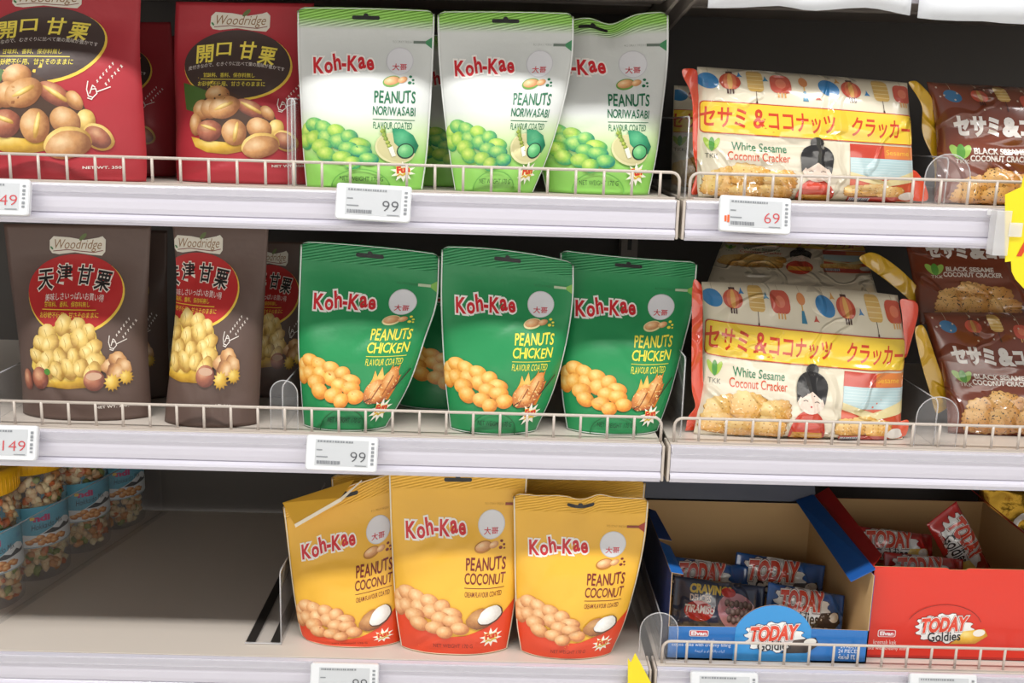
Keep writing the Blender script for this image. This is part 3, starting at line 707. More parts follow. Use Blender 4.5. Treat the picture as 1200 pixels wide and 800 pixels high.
# cracker bag, 670 x 440 units
CRACK = food('cracker', '#f6d488', '#e3a94a', '#b87424', sc=2, film='gloss', speck='#f4dca0'); CRACK2 = food('cracker_seeds', '#eebf78', '#d0903f', '#96561f', sc=2, film='gloss', speck='#2a1a10')
def lantern(A, x, y, kind, I, s=1.0):
    dk = I('#4a2a24')
    A.line('lantern_print', [(x - 4 * s, y - 70), (x, y - 26 * s)], 1.6, I('#b9a88a'))
    if kind == 'red':
        A.rect('lantern_print', x - 10 * s, y - 30 * s, x + 10 * s, y - 20 * s, dk); A.ell('lantern_print', x, y, 32 * s, 25 * s, I('#c8503a')); A.ell('lantern_print', x, y, 20 * s, 25 * s, I('#dd7a52')); A.ell('lantern_print', x, y, 8 * s, 24 * s, I('#e8b060'))
        for d in (-8, 0, 8): A.line('lantern_print', [(x + d * s, y + 24 * s), (x + d * s, y + 36 * s)], 5 * s, dk)
    elif kind == 'tan':
        A.rrect('lantern_print', x - 25 * s, y - 36 * s, x + 25 * s, y + 26 * s, 12, I('#d9b060'))
        for d in (-20, -8, 4, 16): A.line('lantern_print', [(x - 25 * s, y + d * s), (x + 25 * s, y + d * s)], 1.8, I('#f0dba0'))
        A.line('lantern_print', [(x, y + 26 * s), (x, y + 62 * s)], 2, dk); A.ell('lantern_print', x, y + 60 * s, 3, 7, dk, n=8)
    elif kind == 'pink':
        A.rrect('lantern_print', x - 32 * s, y - 28 * s, x + 32 * s, y + 26 * s, 18, I('#c9543f')); A.ell('lantern_print', x, y - 2, 16 * s, 14 * s, I('#dc7a5c'))
        for d in (-10, 0, 10): A.line('lantern_print', [(x + d * s, y + 26 * s), (x + d * s, y + 38 * s)], 5 * s, I('#e0a860'))
    elif kind == 'blue': A.ell('lantern_print', x, y, 32 * s, 24 * s, I('#2f7fb8'), rot=15)
    else:
        A.line('lantern_print', [(x, y - 20), (x, y + 20)], 4, I('#e0b050')); A.poly('lantern_print', [(x - 4, y + 15), (x + 4, y + 15), (x + 9, y + 45), (x - 9, y + 45)], I('#2f7fa0')); A.ell('lantern_print', x, y - 12, 14, 14, I('#d98a50'))
def cracker_art(kind):
    A = Art(670, 440); cream = kind == 'cream'
    I = lambda h: ink(h, 'gloss')
    if cream:
        for x, k in ((30, 'blue'), (95, 'red'), (172, 'tan'), (250, 'pink'), (322, 'tassel'), (400, 'blue'), (470, 'red'), (568, 'tan'), (640, 'pink')): lantern(A, x, 42, k, I)
        for x, y, h in ((125, 22, '#2f7fb8'), (205, 30, '#2f7fa0'), (362, 75, '#c8503a'), (520, 50, '#2f7fb8'), (430, 20, '#d9a050')): A.burst('lantern_print', x, y, 11, 4, 3, I(h), rot=0.5)
        A.rrect('title_band', 6, 104, 668, 202, 12, I('#c23a1c')); A.rrect('title_band', 9, 107, 665, 199, 11, I('#f4cf3a'))
        A.text('title_band', 'セサミ', 72, 152, 128, 58, I('#d2401a'), bold=0.022, shear=0.05); A.text('title_band', '&', 178, 151, 36, 56, I('#d2401a'), bold=0.022)
        A.text('title_band', 'ココナッツ', 306, 154, 200, 56, I('#d2401a'), bold=0.022); A.text('title_band', 'クラッカー', 556, 154, 196, 58, I('#d2401a'), bold=0.022, shear=0.08)
        g = I('#4e9a3c')
        for dx, ro in ((-11, -28), (11, 28), (0, 0)): A.ell('maker_mark', 38 + dx, 236, 8, 22, I('#a9c94a') if dx else g, rot=ro)
        A.text('maker_mark', 'TKK', 38, 272, 38, 14, I('#6a6a5c'))
        A.text('lettering', 'White Sesame', 176, 238, 164, 26, I('#1f7a4e'), bold=0.008); A.text('lettering', 'Coconut Cracker', 176, 268, 186, 26, I('#d8542e'), bold=0.008)
        for k, (x, y, a, b_, ro) in enumerate([(70, 345, 62, 40, -20), (150, 330, 66, 42, 10), (238, 340, 56, 36, -8), (60, 385, 60, 36, 8), (140, 392, 62, 36, -6), (225, 388, 58, 36, 6)]): A.cracker('cracker_picture', x, y, a * 0.86, b_ * 0.92, CRACK, rot=ro, seed=k)
        hair = I('#1d1b1b')
        A.ell('doll_picture', 348, 400, 58, 70, I('#cf3a22'), n=30); A.poly('doll_picture', [(300, 392), (396, 392), (402, 432), (296, 432)], I('#e2a63a'))
        A.ell('doll_picture', 350, 300, 44, 40, I('#f1dccb')); A.ell('doll_picture', 350, 262, 50, 44, hair); A.ell('doll_picture', 350, 213, 20, 18, hair)
        A.poly('doll_picture', [(300, 262), (304, 310), (316, 292), (352, 276), (384, 296), (392, 312), (400, 262)], hair)
        A.poly('doll_picture', [(318, 300), (352, 276), (384, 300), (380, 320), (350, 334), (322, 322)], I('#f1dccb'))
        for x in (333, 368): A.line('doll_picture', [(x - 7, 306), (x, 303), (x + 7, 306)], 2, hair)
        A.ell('doll_picture', 350, 320, 3, 2.5, I('#c8323a'), n=8)
        A.poly('doll_picture', [(330, 338), (350, 344), (372, 338), (396, 372), (350, 384), (304, 372)], I('#d8452a'))
        # printed pack in the corner
        A.rect('window_picture', 452, 208, 668, 430, I('#d9542e')); A.rect('window_picture', 452, 208, 560, 262, I('#c8402a')); A.rect('window_picture', 560, 208, 668, 250, I('#e0813a'))
        A.rect('window_picture', 452, 252, 668, 318, I('#b7d3d6'))
        for k in range(6): A.line('window_picture', [(456, 260 + k * 9), (664, 262 + k * 9)], 1.6, I('#d6e4e4'))
        A.poly('window_picture', [(452, 300), (560, 330), (668, 290), (668, 330), (560, 352), (452, 322)], I('#e8d9a0'))
        for k, (x, y) in enumerate([(480, 372), (530, 366), (580, 374)]): A.cracker('window_picture', x, y, 44, 25, CRACK, seed=k)
        A.rect('window_picture', 452, 398, 610, 430, I('#c23a2a')); A.rect('window_picture', 456, 402, 520, 426, I('#d8dbe0'))
        for k in range(9): A.line('window_picture', [(460 + k * 6.6, 404), (460 + k * 6.6, 424)], 2 + (k % 3), I('#4a5a80'))
        A.ell('window_picture', 640, 395, 30, 22, I('#e9e4dc')); A.text('window_picture', 'Sesame', 606, 230, 80, 16, I('#f2c03a'))
    else:
        rr = random.Random(9)
        for x, k in ((60, 'blue'), (140, 'red'), (215, 'tan'), (290, 'pink'), (360, 'red'), (440, 'blue'), (520, 'tan'), (600, 'red')): lantern(A, x, 45 + rr.uniform(-14, 14), k, lambda h: I({'#2f7fb8': '#2f6f9c', '#dd7a52': '#b5583c', '#e8b060': '#b88a4a'}.get(h, h)), 0.8)
        for k in range(26): A.ell('lantern_print', rr.uniform(10, 660), rr.uniform(10, 95), 3, 3, I('#c8bba8'), n=8)
        A.text('title_band', 'セサミ', 110, 140, 128, 58, I('#ece6e0'), bold=0.06); A.text('title_band', '&', 212, 140, 42, 56, I('#ece6e0'), bold=0.06); A.text('title_band', 'ココナッツ', 345, 142, 205, 56, I('#ece6e0'), bold=0.06); A.text('title_band', 'クラッカー', 560, 142, 190, 56, I('#ece6e0'), bold=0.06)
        for dx, ro in ((-14, -30), (14, 30), (0, 0)): A.ell('maker_mark', 58 + dx, 226, 12, 26, I('#9cc45a') if dx else I('#5a9a3c'), rot=ro)
        A.text('maker_mark', 'TKK', 62, 258, 40, 14, I('#c8c0b0'))
        A.text('lettering', 'BLACK SESAME', 176, 222, 160, 19, I('#e0d6cc'), bold=0.035); A.text('lettering', 'COCONUT CRACKER', 184, 246, 200, 19, I('#e0d6cc'), bold=0.035)
        for k, (x, y, a, b_, ro) in enumerate([(250, 345, 66, 54, 0), (120, 350, 70, 52, -12), (180, 330, 64, 54, 14), (100, 390, 66, 42, 6), (190, 385, 66, 48, -6), (280, 385, 62, 44, 4)]): A.cracker('cracker_picture', x, y, a * 0.9, b_ * 0.92, CRACK2, rot=ro, seed=k)
        A.ell('doll_picture', 430, 350, 55, 75, I('#3a6a9a')); A.rect('doll_picture', 384, 330, 476, 360, I('#4f8a4a')); A.rect('doll_picture', 410, 338, 446, 356, I('#c8603a'))
    return A
CRK = {k: cracker_art(k) for k in ('cream', 'brown')}
KBODY = {'cream': ink('#e9dfc6', 'gloss'), 'brown': ink('#7a3820', 'gloss')}
KFIN = {'cream': ink('#dd3f14', 'gloss'), 'brown': ink('#e0b01c', 'gloss')}

# ------------------------------------------------------------------ peanut pouches
POU = pouch_profile()
def wav(*pts):
    def f(u):
        s = 0.0
        for a, c, w in pts: s += a * math.exp(-((u - c) / w) ** 2)
        return (s, abs(s) * 0.8)
    return f
def peanut(kind, label, rows, Y, deck, B=0.024, seed=1, grp=None, **kw):
    return pack('snack_pouch', label, 'snack pouch', grp or {'white': 'white and light green peanut pouches', 'green': 'dark green peanut pouches', 'yellow': 'yellow and red peanut pouches'}[kind],
                px_rows(rows, Y[0], Y[1], deck), B, POU, BODY[kind], POUCH[kind], nu=36, nv=48, seed=seed, corner=0.05, **kw)
peanut('white', 'white and green peanut pouch standing behind the price label reading 99', [(0, 348, 8, 510, 12, -1), (.25, 349, 64, 508, 67), (.5, 352, 120, 505, 123), (.75, 355, 176, 501, 179), (1, 359, 232, 495, 232)], (0.062, 0.043), DECK_TOP, seed=1)
peanut('white', 'middle white and green peanut pouch, overlapping the pouch on its right', [(0, 512, 13, 673, 15, -1), (.25, 514, 68, 671, 70), (.5, 519, 123, 660, 125), (.75, 526, 178, 644, 178), (1, 533, 232, 624, 232)], (0.058, 0.042), DECK_TOP, seed=2)
peanut('white', 'white and green peanut pouch with a dented top edge, half hidden by its neighbour', [(0, 606, 20, 784, 13, 0), (.25, 612, 70, 783, 70), (.5, 620, 125, 777, 126), (.75, 630, 180, 770, 180), (1, 640, 232, 760, 232)], (0.095, 0.066), DECK_TOP, seed=3, wave=wav((-0.010, 0.62, 0.12), (-0.004, 0.35, 0.1)))
peanut('green', 'dark green peanut pouch behind the price label, its right side slanting inwards', [(0, 352, 282, 516, 297, -2), (.25, 350, 338, 513, 352), (.5, 349, 394, 499, 396), (.75, 352, 448, 480, 450), (1, 356, 503, 452, 503)], (0.078, 0.040), DECK_MID, B=0.027, seed=4)
peanut('green', 'middle dark green peanut pouch, tucked in front of its right neighbour', [(0, 517, 288, 673, 307, -5), (.25, 516, 343, 672, 353), (.5, 518, 398, 664, 403), (.75, 522, 452, 649, 457), (1, 528, 504, 628, 504)], (0.072, 0.042), DECK_MID, B=0.027, seed=5)
peanut('green', 'dark green peanut pouch standing next to the lower cream cracker bag', [(0, 656, 292, 818, 306, 2), (.25, 656, 347, 813, 356), (.5, 656, 402, 801, 405), (.75, 658, 458, 786, 460), (1, 664, 509, 770, 509)], (0.098, 0.052), DECK_MID, B=0.027, seed=6)
peanut('yellow', 'yellow and red peanut pouch with its top left corner folded over', [(0, 331, 590, 478, 548, 0), (.12, 334, 614, 478, 576), (.3, 338, 648, 478, 616), (.55, 344, 695, 475, 671), (.8, 352, 738, 472, 725), (1, 358, 766, 470, 766)], (0.085, 0.050), DECK_BOT, seed=7)
peanut('yellow', 'yellow and red peanut pouch standing upright between two others', [(0, 455, 549, 619, 551, 0), (.25, 457, 606, 615, 607), (.5, 460, 662, 609, 663), (.75, 464, 717, 602, 717), (1, 470, 770, 594, 770)], (0.064, 0.038), DECK_BOT, seed=8)
peanut('yellow', 'yellow and red peanut pouch with a wavy top edge beside the blue box', [(0, 601, 577, 761, 583, 0), (.25, 602, 628, 756, 632), (.5, 603, 676, 746, 680), (.75, 605, 726, 732, 728), (1, 610, 769, 716, 769)], (0.050, 0.034), DECK_BOT, seed=9, wave=wav((-0.006, 0.50, 0.09), (0.003, 0.62, 0.08), (-0.002, 0.2, 0.1)))
# pouches standing further back
bk = dict(skip=('tear_mark', 'hang_hole', 'gusset_seam', 'weight_line'))
peanut('white', 'white and green peanut pouch in the row behind, seen through the gap', [(0, 468, 40, 618, 42), (.5, 470, 130, 614, 130), (1, 474, 224, 606, 224)], (0.150, 0.125), DECK_TOP, seed=11, **bk)
peanut('green', 'dark green peanut pouch in the row behind, between two front ones', [(0, 462, 298, 612, 302), (.5, 464, 384, 608, 386), (1, 468, 476, 600, 476)], (0.165, 0.135), DECK_MID, seed=12, **bk)
peanut('yellow', 'amber peanut pouch behind the wavy topped yellow one', [(0, 612, 560, 757, 562), (.5, 612, 650, 748, 652), (1, 614, 740, 728, 740)], (0.125, 0.105), DECK_BOT, seed=13, **bk)
peanut('yellow', 'shaded amber peanut pouch behind the folded topped yellow one', [(0, 388, 556, 520, 556), (.5, 392, 640, 514, 640), (1, 398, 715, 506, 715)], (0.165, 0.145), DECK_BOT, seed=14, **bk)
# folded corner of the first yellow pouch
root = [o for o in bpy.data.objects if o.get('label', '').endswith('corner folded over')][0]
mb = MB(); Y = 0.052
A3, B3, C3, D3 = at(331, 589, 0.070), at(345, 614, Y), at(399, 583, Y + 0.003), at(415, 562, 0.074)
mb.add([A3, B3, C3, D3] + [np.array(q) + (0, 0.0012, 0) for q in (A3, B3, C3, D3)], [(0, 1, 2, 3), (7, 6, 5, 4), (0, 4, 5, 1), (1, 5, 6, 2), (2, 6, 7, 3), (3, 7, 4, 0)])
e1, e2, e3 = at(345, 614, Y - 0.0006), at(399, 583, Y + 0.0024), at(424, 562, 0.071); th = np.array((0.0012, 0, -0.0042))
mb.add([e1, e2, e3, e1 + th, e2 + th, e3 + th * 0.3], [(0, 1, 4, 3), (1, 2, 5, 4)], 1)
mb.build('folded_corner', [BODY['yellow'], ink('#eadfc8')], root)

# ------------------------------------------------------------------ chestnut bags
CHP = pouch_profile(0.85, 0.14, 0.6)
def chest(kind, label, rows, Y, deck, B=0.03, seed=1, tf=(1, 0, 1, 0), **kw):
    return pack('chestnut_bag', label, 'chestnut bag', {'red': 'red chestnut bags', 'brown': 'brown chestnut bags'}[kind], px_rows(rows, Y[0], Y[1], deck), B, CHP, CBODY[kind], CHEST[kind], tf=tf, nu=32, nv=44, seed=seed, wr=0.0016, wsc=20, creases=8, **kw)
chest('red', 'large red chestnut bag at the shelf front, cut by the picture edge', [(0, -58, -8, 165, -8), (.35, -58, 62, 164, 62), (.6, -60, 125, 168, 127), (.85, -60, 190, 172, 190), (1, -58, 232, 172, 232)], (0.055, 0.048), DECK_TOP, seed=21, tf=(1, 0, 1.083, -0.083))
chest('red', 'red chestnut bag standing next to the white peanut pouch', [(0, 206, 2, 368, 4), (.3, 204, 70, 368, 72), (.6, 206, 135, 370, 136), (.85, 206, 190, 370, 190), (1, 208, 224, 370, 224)], (0.105, 0.085), DECK_TOP, seed=22, tf=(1.17, -0.125, 0.99, -0.01))
chest('red', 'dim red chestnut bag in the row behind, seen between two red bags', [(0, 60, 26, 200, 26), (.5, 60, 110, 206, 112), (1, 64, 214, 206, 214)], (0.19, 0.165), DECK_TOP, seed=23, **bk)
chest('red', 'shaded red chestnut bag deep behind the one next to the white pouch', [(0, 190, 42, 320, 42), (.5, 190, 110, 326, 112), (1, 194, 204, 326, 204)], (0.27, 0.25), DECK_TOP, seed=24, **bk)
chest('brown', 'brown chestnut bag with a full red oval facing the front', [(0, 4, 262, 177, 264), (.3, 12, 330, 174, 332), (.6, 22, 402, 173, 402), (.85, 26, 460, 176, 458), (1, 28, 496, 178, 496)], (0.085, 0.060), DECK_MID, seed=25, tf=(1.06, -0.04, 1.0, 0.0))
chest('brown', 'brown chestnut bag turned aside so its red oval is cut', [(0, 202, 262, 315, 262), (.3, 207, 330, 311, 334), (.6, 203, 400, 307, 406), (.85, 196, 460, 304, 468), (1, 193, 500, 303, 500)], (0.078, 0.042), DECK_MID, seed=26, tf=(1.42, -0.46, 0.96, 0.0), B=0.026)
chest('brown', 'dark brown chestnut bag in the row behind, between two brown bags', [(0, 78, 268, 196, 270), (.5, 82, 370, 196, 372), (1, 86, 482, 200, 482)], (0.17, 0.15), DECK_MID, seed=27, **bk)
chest('brown', 'shadowed brown chestnut bag deep behind the clear divider', [(0, 262, 282, 372, 284), (.5, 260, 370, 370, 372), (1, 262, 462, 366, 462)], (0.20, 0.18), DECK_MID, seed=28, **bk)

# ------------------------------------------------------------------ cracker bags
PIL = pillow_profile(0.0, 0.2)
def fin(root, name, mat, rows, Y, wavy=0.002, deck=0.0):
    """crimped end seal: rows (xl, yl, xr, yr) down the seal"""
    mb = MB(); n = len(rows); vs = []
    for k, (xl, yl, xr, yr) in enumerate(rows):
        dy = wavy * math.sin(k * 2.1)
        for q in (at(xl, yl, Y + dy), at((xl + xr) / 2, (yl + yr) / 2, Y - dy * 0.7), at(xr, yr, Y + 0.003)): q[2] = max(q[2], deck + 0.0015); vs.append(q)
    fs = [(k * 3 + c, k * 3 + c + 1, k * 3 + c + 4, k * 3 + c + 3) for k in range(n - 1) for c in (0, 1)]
    mb.add(vs, fs); o = mb.build(name, mat, root, smooth=True)
    so = o.modifiers.new('thickness', 'SOLIDIFY'); so.thickness = 0.0008; sb = o.modifiers.new('smooth', 'SUBSURF'); sb.levels = 2; sb.render_levels = 2
def crk(kind, label, rows, Y, deck, B=0.03, seed=1, tf=(1, 0, 1, 0), sharp=0.0016, **kw):
    return pack('cracker_bag', label, 'cracker bag', {'cream': 'cream coloured cracker bags', 'brown': 'dark brown cracker bags'}[kind], px_rows(rows, Y[0], Y[1], deck), B, PIL, KBODY[kind], CRK[kind], tf=tf, nu=44, nv=36, seed=seed, wr=sharp, wsc=34, creases=16, **kw)
r, fr, _b = crk('cream', 'cream cracker bag on the upper right shelf behind the price label reading 69', [(0, 817, 78, 1063, 97, -1), (.3, 817, 128, 1067, 146), (.6, 817, 178, 1069, 192), (.85, 817, 218, 1070, 225), (1, 818, 240, 1068, 244)], (0.062, 0.048), DECK_TOP, seed=31)
fin(r, 'end_seal', KFIN['cream'], [(797, 79, 818, 80), (800, 92, 818, 92), (810, 106, 818, 108), (812, 130, 820, 130), (811, 160, 821, 160), (812, 186, 824, 186), (818, 200, 827, 198), (812, 215, 824, 212), (808, 236, 818, 234)], 0.055, deck=DECK_TOP)
fin(r, 'end_seal', KFIN['cream'], [(1064, 200, 1072, 198), (1064, 210, 1080, 206), (1066, 224, 1088, 222), (1066, 238, 1090, 238)], 0.052, deck=DECK_TOP)
r, fr, _b = crk('cream', 'cream cracker bag on the middle right shelf, crackers and doll showing', [(0, 822, 330, 1052, 346, -4), (.25, 824, 374, 1060, 398), (.5, 822, 420, 1058, 440), (.75, 820, 466, 1056, 482), (.9, 815, 496, 1056, 508), (1, 812, 516, 1058, 518)], (0.085, 0.045), DECK_MID, seed=32, B=0.026)
fin(r, 'end_seal', KFIN['cream'], [(812, 322, 824, 334), (810, 350, 824, 352), (811, 380, 824, 380), (810, 410, 824, 410), (810, 440, 824, 440), (810, 462, 826, 462), (818, 478, 828, 480), (804, 486, 826, 488), (804, 505, 820, 506), (800, 514, 816, 514)], 0.052, deck=DECK_MID)
fin(r, 'end_seal', KFIN['cream'], [(1052, 348, 1076, 352), (1056, 362, 1078, 364), (1058, 380, 1074, 380), (1059, 400, 1068, 400), (1058, 420, 1063, 420)], 0.076)
fin(r, 'end_seal', ink('#e8552a', 'gloss'), [(1052, 494, 1066, 490), (1050, 505, 1066, 500), (1048, 514, 1062, 516)], 0.046, deck=DECK_MID)
crk('cream', 'cream cracker bag lying shaded on top behind the lower cream bag', [(0, 850, 276, 1012, 286), (.5, 838, 306, 1020, 316), (1, 826, 339, 1030, 350)], (0.29, 0.122), None, seed=33, B=0.018, tf=(1, 0, 0.8, -0.22))
crk('cream', 'cream cracker bag glimpsed behind the clear divider beside the white pouches', [(0, 790, 100, 1000, 108), (.5, 788, 160, 1000, 166), (1, 786, 222, 996, 222)], (0.175, 0.155), DECK_TOP, seed=35, B=0.022, tf=(1, -0.02, 1, 0), **bk)
r, fr, _b = crk('brown', 'dark brown cracker bag on the upper right shelf, partly behind the yellow tag', [(0, 1086, 96, 1330, 110), (.3, 1096, 144, 1334, 152), (.6, 1098, 190, 1334, 196), (.85, 1096, 226, 1332, 230), (1, 1094, 243, 1330, 244)], (0.085, 0.058), DECK_TOP, seed=36, B=0.028)
fin(r, 'end_seal', KFIN['brown'], [(1062, 95, 1074, 94), (1070, 106, 1082, 102), (1078, 118, 1092, 112), (1082, 130, 1094, 124), (1078, 150, 1096, 146), (1084, 168, 1098, 166), (1094, 184, 1100, 172), (1096, 210, 1102, 206), (1094, 236, 1106, 234)], 0.078)
r, fr, _b = crk('brown', 'dark brown cracker bag at the front of the middle right shelf', [(0, 1082, 366, 1318, 372, -2), (.3, 1094, 410, 1322, 414), (.6, 1106, 448, 1326, 452), (.85, 1110, 482, 1326, 486), (1, 1112, 498, 1324, 500)], (0.115, 0.075), DECK_MID, seed=37, B=0.026)
fin(r, 'end_seal', KFIN['brown'], [(1070, 382, 1082, 378), (1074, 404, 1090, 398), (1080, 430, 1098, 424), (1086, 450, 1106, 444), (1092, 470, 1110, 462), (1096, 488, 1114, 476)], 0.092)
r, fr, _b = crk('brown', 'dark brown cracker bag stacked askew behind the front brown one', [(0, 1056, 262, 1280, 270), (.5, 1068, 318, 1290, 322), (1, 1078, 380, 1296, 382)], (0.215, 0.140), None, seed=38, B=0.018, tf=(1, 0.02, 1, -0.05))
fin(r, 'end_seal', KFIN['brown'], [(1000, 302, 1022, 292), (1030, 322, 1048, 308), (1058, 344, 1072, 330), (1076, 362, 1086, 350), (1078, 376, 1090, 366)], 0.162)

# ------------------------------------------------------------------ cake bars in their display boxes
BLUE, CBLUE = ink('#1f6fc0', 'soft'), ink('#1c5fae', 'gloss')
CAKE_D = food('dark_cake', '#5a4a42', '#3a2d28', '#231a17', sc=3); CAKE_Y = food('pale_cake', '#fbe58c', '#f2c33c', '#cf9420', sc=3)
def splat(A, part, cx, cy, rx, ry, mat, seed=1, n=14):
    rr = random.Random(seed); pts = []
    for k in range(n * 4):
        a = k * 2 * math.pi / (n * 4); b_ = 1.0 + 0.10 * math.sin(k * math.pi / 2 + 0.6) + (0.05 * math.sin(5 * a + seed))
        pts.append((cx + rx * b_ * math.cos(a), cy + ry * b_ * math.sin(a)))
    A.poly(part, pts, mat)
def today(A, cx, cy, s, film, cake, second=True):
    I = lambda h: ink(h, film)
    splat(A, 'logo', cx, cy, 112 * s, 62 * s, I('#2a3a6a' if cake == 'dark' else '#7a1c14'), 2); splat(A, 'logo', cx, cy, 109 * s, 59 * s, I('#f2f2f0'), 2)
    c = CAKE_D if cake == 'dark' else CAKE_Y
    A.poly('cake_picture', [(cx + 78 * s, cy + 10 * s), (cx + 160 * s, cy - 2 * s), (cx + 176 * s, cy + 28 * s), (cx + 130 * s, cy + 62 * s), (cx + 30 * s, cy + 66 * s), (cx + 60 * s, cy + 40 * s)], c)
    A.ell('cake_picture', cx + 140 * s, cy + 16 * s, 24 * s, 15 * s, ink('#f4f0e6', film), rot=-10)
    A.text('logo', 'TODAY', cx - 2 * s, cy - 16 * s, 176 * s, 56 * s, I('#e2452a'), bold=0.05, shear=0.18, rot=-5, under=((0.115, I('#6a2018')), (0.09, I('#f4f2ee'))))
    A.text('logo', 'Goldies', cx + 4 * s, cy + 34 * s, 128 * s, 38 * s, I('#1a1a1e'), bold=0.015, rot=-4)
def bar_art(kind):
    A = Art(300, 115); I = lambda h: ink(h, 'gloss')
    if kind == 'tiramisu':
        A.text('lettering', 'CRAVINGS', 116, 24, 130, 20, I('#d6b84a'), bold=0.05, shear=0.15); A.text('lettering', 'DELICIES', 84, 46, 66, 15, I('#d8c8c0'), bold=0.04)
        A.ell('lettering', 82, 76, 46, 24, I('#c22a22')); A.text('lettering', 'TIRAMISU', 84, 72, 92, 17, I('#f0e6e0'), bold=0.04, shear=0.15)
        A.ell('cake_picture', 205, 70, 66, 44, I('#c98a94'), rot=10); 
        for k in range(18): A.ell('cake_picture', 170 + (k % 6) * 15 + (k // 6) * 5, 50 + (k // 6) * 18 + (k % 2) * 3, 9, 9, food('truffle', '#a8948c', '#77605a', '#4a3833', sc=3))
        A.ell('lettering', 172, 26, 24, 11, I('#c23028')); return A
    red = kind == 'red'
    today(A, 128, 52, 0.92, 'gloss', 'pale' if red else 'dark')
    A.text('lettering', 'kremalı kek • cake with creamy filling', 150, 103, 200, 11, I('#f0d8d0' if red else '#cfd8ea'))
    return A
BAR = {k: bar_art(k) for k in ('blue', 'red', 'tiramisu')}
BARM = {'blue': CBLUE, 'red': ink('#c4201e', 'gloss'), 'tiramisu': ink('#34405c', 'gloss')}
def bar(kind, label, px, Y, zrot, lean, L=0.118, W=0.046, seed=1, yaw=0.0, B=0.012):
    c = Vector(at(px[0], px[1], Y))
    a = Vector((math.cos(zrot) * math.cos(yaw), math.sin(yaw), -math.sin(zrot)))
    d = Vector((-math.sin(zrot), -math.sin(lean), -math.cos(zrot) * math.cos(lean))); d = (d - a * d.dot(a)).normalized()
    nrm = np.array(d.cross(a).normalized())
    if nrm[1] < 0: nrm = -nrm
    rows = [(v, c - a * L / 2 + d * W * (v - 0.5), c + d * W * (v - 0.5), c + a * L / 2 + d * W * (v - 0.5)) for v in (0, 0.5, 1)]
    fr, bk_ = pack_surface(rows, B, pillow_profile(0.07, 0.0), 36, 14, seed=seed, wr=0.0014, wsc=60, creases=8, bdir=tuple(nrm))
    lo = np.minimum(fr.reshape(-1, 3).min(0), bk_.reshape(-1, 3).min(0)); hi = np.maximum(fr.reshape(-1, 3).max(0), bk_.reshape(-1, 3).max(0))
    t = thing('cake_bar', label, 'cake bar', ((lo[0] + hi[0]) / 2, (lo[1] + hi[1]) / 2, lo[2]), 'wrapped cake bars in the open boxes')
    print_on(BAR[kind], fr, pack_body('wrapper', fr, bk_, BARM[kind], t))
    return t
KRAFT = solid('kraft_card', '#cfab78', 0.75, bump=(400, 0.12))
def flat_grid(p00, p10, p01, p11, nu=2, nv=2):
    p00, p10, p01, p11 = map(np.array, (p00, p10, p01, p11))
    return np.array([[p00 * (1 - i / nu) * (1 - j / nv) + p10 * i / nu * (1 - j / nv) + p01 * (1 - i / nu) * j / nv + p11 * i / nu * j / nv for j in range(nv + 1)] for i in range(nu + 1)])
TH = 0.0016
def two_face(mb, root, name, outm):
    return mb.build(name, [outm, KRAFT], root)
def wall(root, name, pts, outward, mat):
    """card wall: printed outside, bare kraft inside"""
    o = Vector(outward).normalized(); mb = MB()
    inn = [Vector(p) - o * TH for p in pts]
    mb.plate(pts, -o, TH * 0.5, 0); mb.plate([Vector(p) - o * TH * 0.5 for p in pts], -o, TH * 0.5, 1)
    return mb.build(name, [mat, KRAFT], root)
zb = DECK_BOT + 0.0006
BX0, BX1, BY0, BY1 = 0.2030, 0.4386, 0.0210, 0.272
box = thing('display_box', 'open blue cardboard display box of cake bars with a rounded front panel', 'display box', ((BX0 + BX1) / 2, 0.14, zb), 'open cardboard display boxes')
zf = zb + 0.041; zs = zb + 0.110
MB().box(BX0, BX1, BY0, BY1, zb, zb + 0.002).build('base_panel', KRAFT, box)
cxs, rs = 0.3265, 0.0475
semi = [(cxs + rs * math.cos(a), BY0, zf - 0.016 + 0.0455 * math.sin(a)) for a in [math.radians(22 + 136 * k / 20) for k in range(21)]]
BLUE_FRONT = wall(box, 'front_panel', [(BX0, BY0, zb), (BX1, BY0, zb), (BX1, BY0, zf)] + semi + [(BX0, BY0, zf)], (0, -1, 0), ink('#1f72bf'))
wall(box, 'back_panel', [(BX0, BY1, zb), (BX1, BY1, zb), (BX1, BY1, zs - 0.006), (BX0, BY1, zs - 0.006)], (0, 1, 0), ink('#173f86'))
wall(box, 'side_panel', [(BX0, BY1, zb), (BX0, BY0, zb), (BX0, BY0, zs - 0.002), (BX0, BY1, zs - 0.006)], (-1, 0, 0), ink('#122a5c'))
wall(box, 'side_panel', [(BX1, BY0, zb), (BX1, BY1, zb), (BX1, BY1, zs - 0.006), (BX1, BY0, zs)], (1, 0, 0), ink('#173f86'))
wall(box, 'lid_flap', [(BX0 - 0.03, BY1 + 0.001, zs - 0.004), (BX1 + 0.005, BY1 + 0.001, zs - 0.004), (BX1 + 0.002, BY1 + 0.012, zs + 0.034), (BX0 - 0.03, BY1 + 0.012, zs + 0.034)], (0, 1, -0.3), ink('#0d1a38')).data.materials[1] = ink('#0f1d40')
def flap(root, name, a, b, c, d, mat, under):
    mb = MB(); n = (Vector(b) - Vector(a)).cross(Vector(d) - Vector(a)).normalized()
    if n.z < 0: n = -n
    mb.plate([a, b, c, d], n, -0.0004, 1); mb.plate([Vector(p) + n * 0.0002 for p in (a, b, c, d)], n, 0.0005, 0); mb.build(name, [mat, under], root)
x = BX0
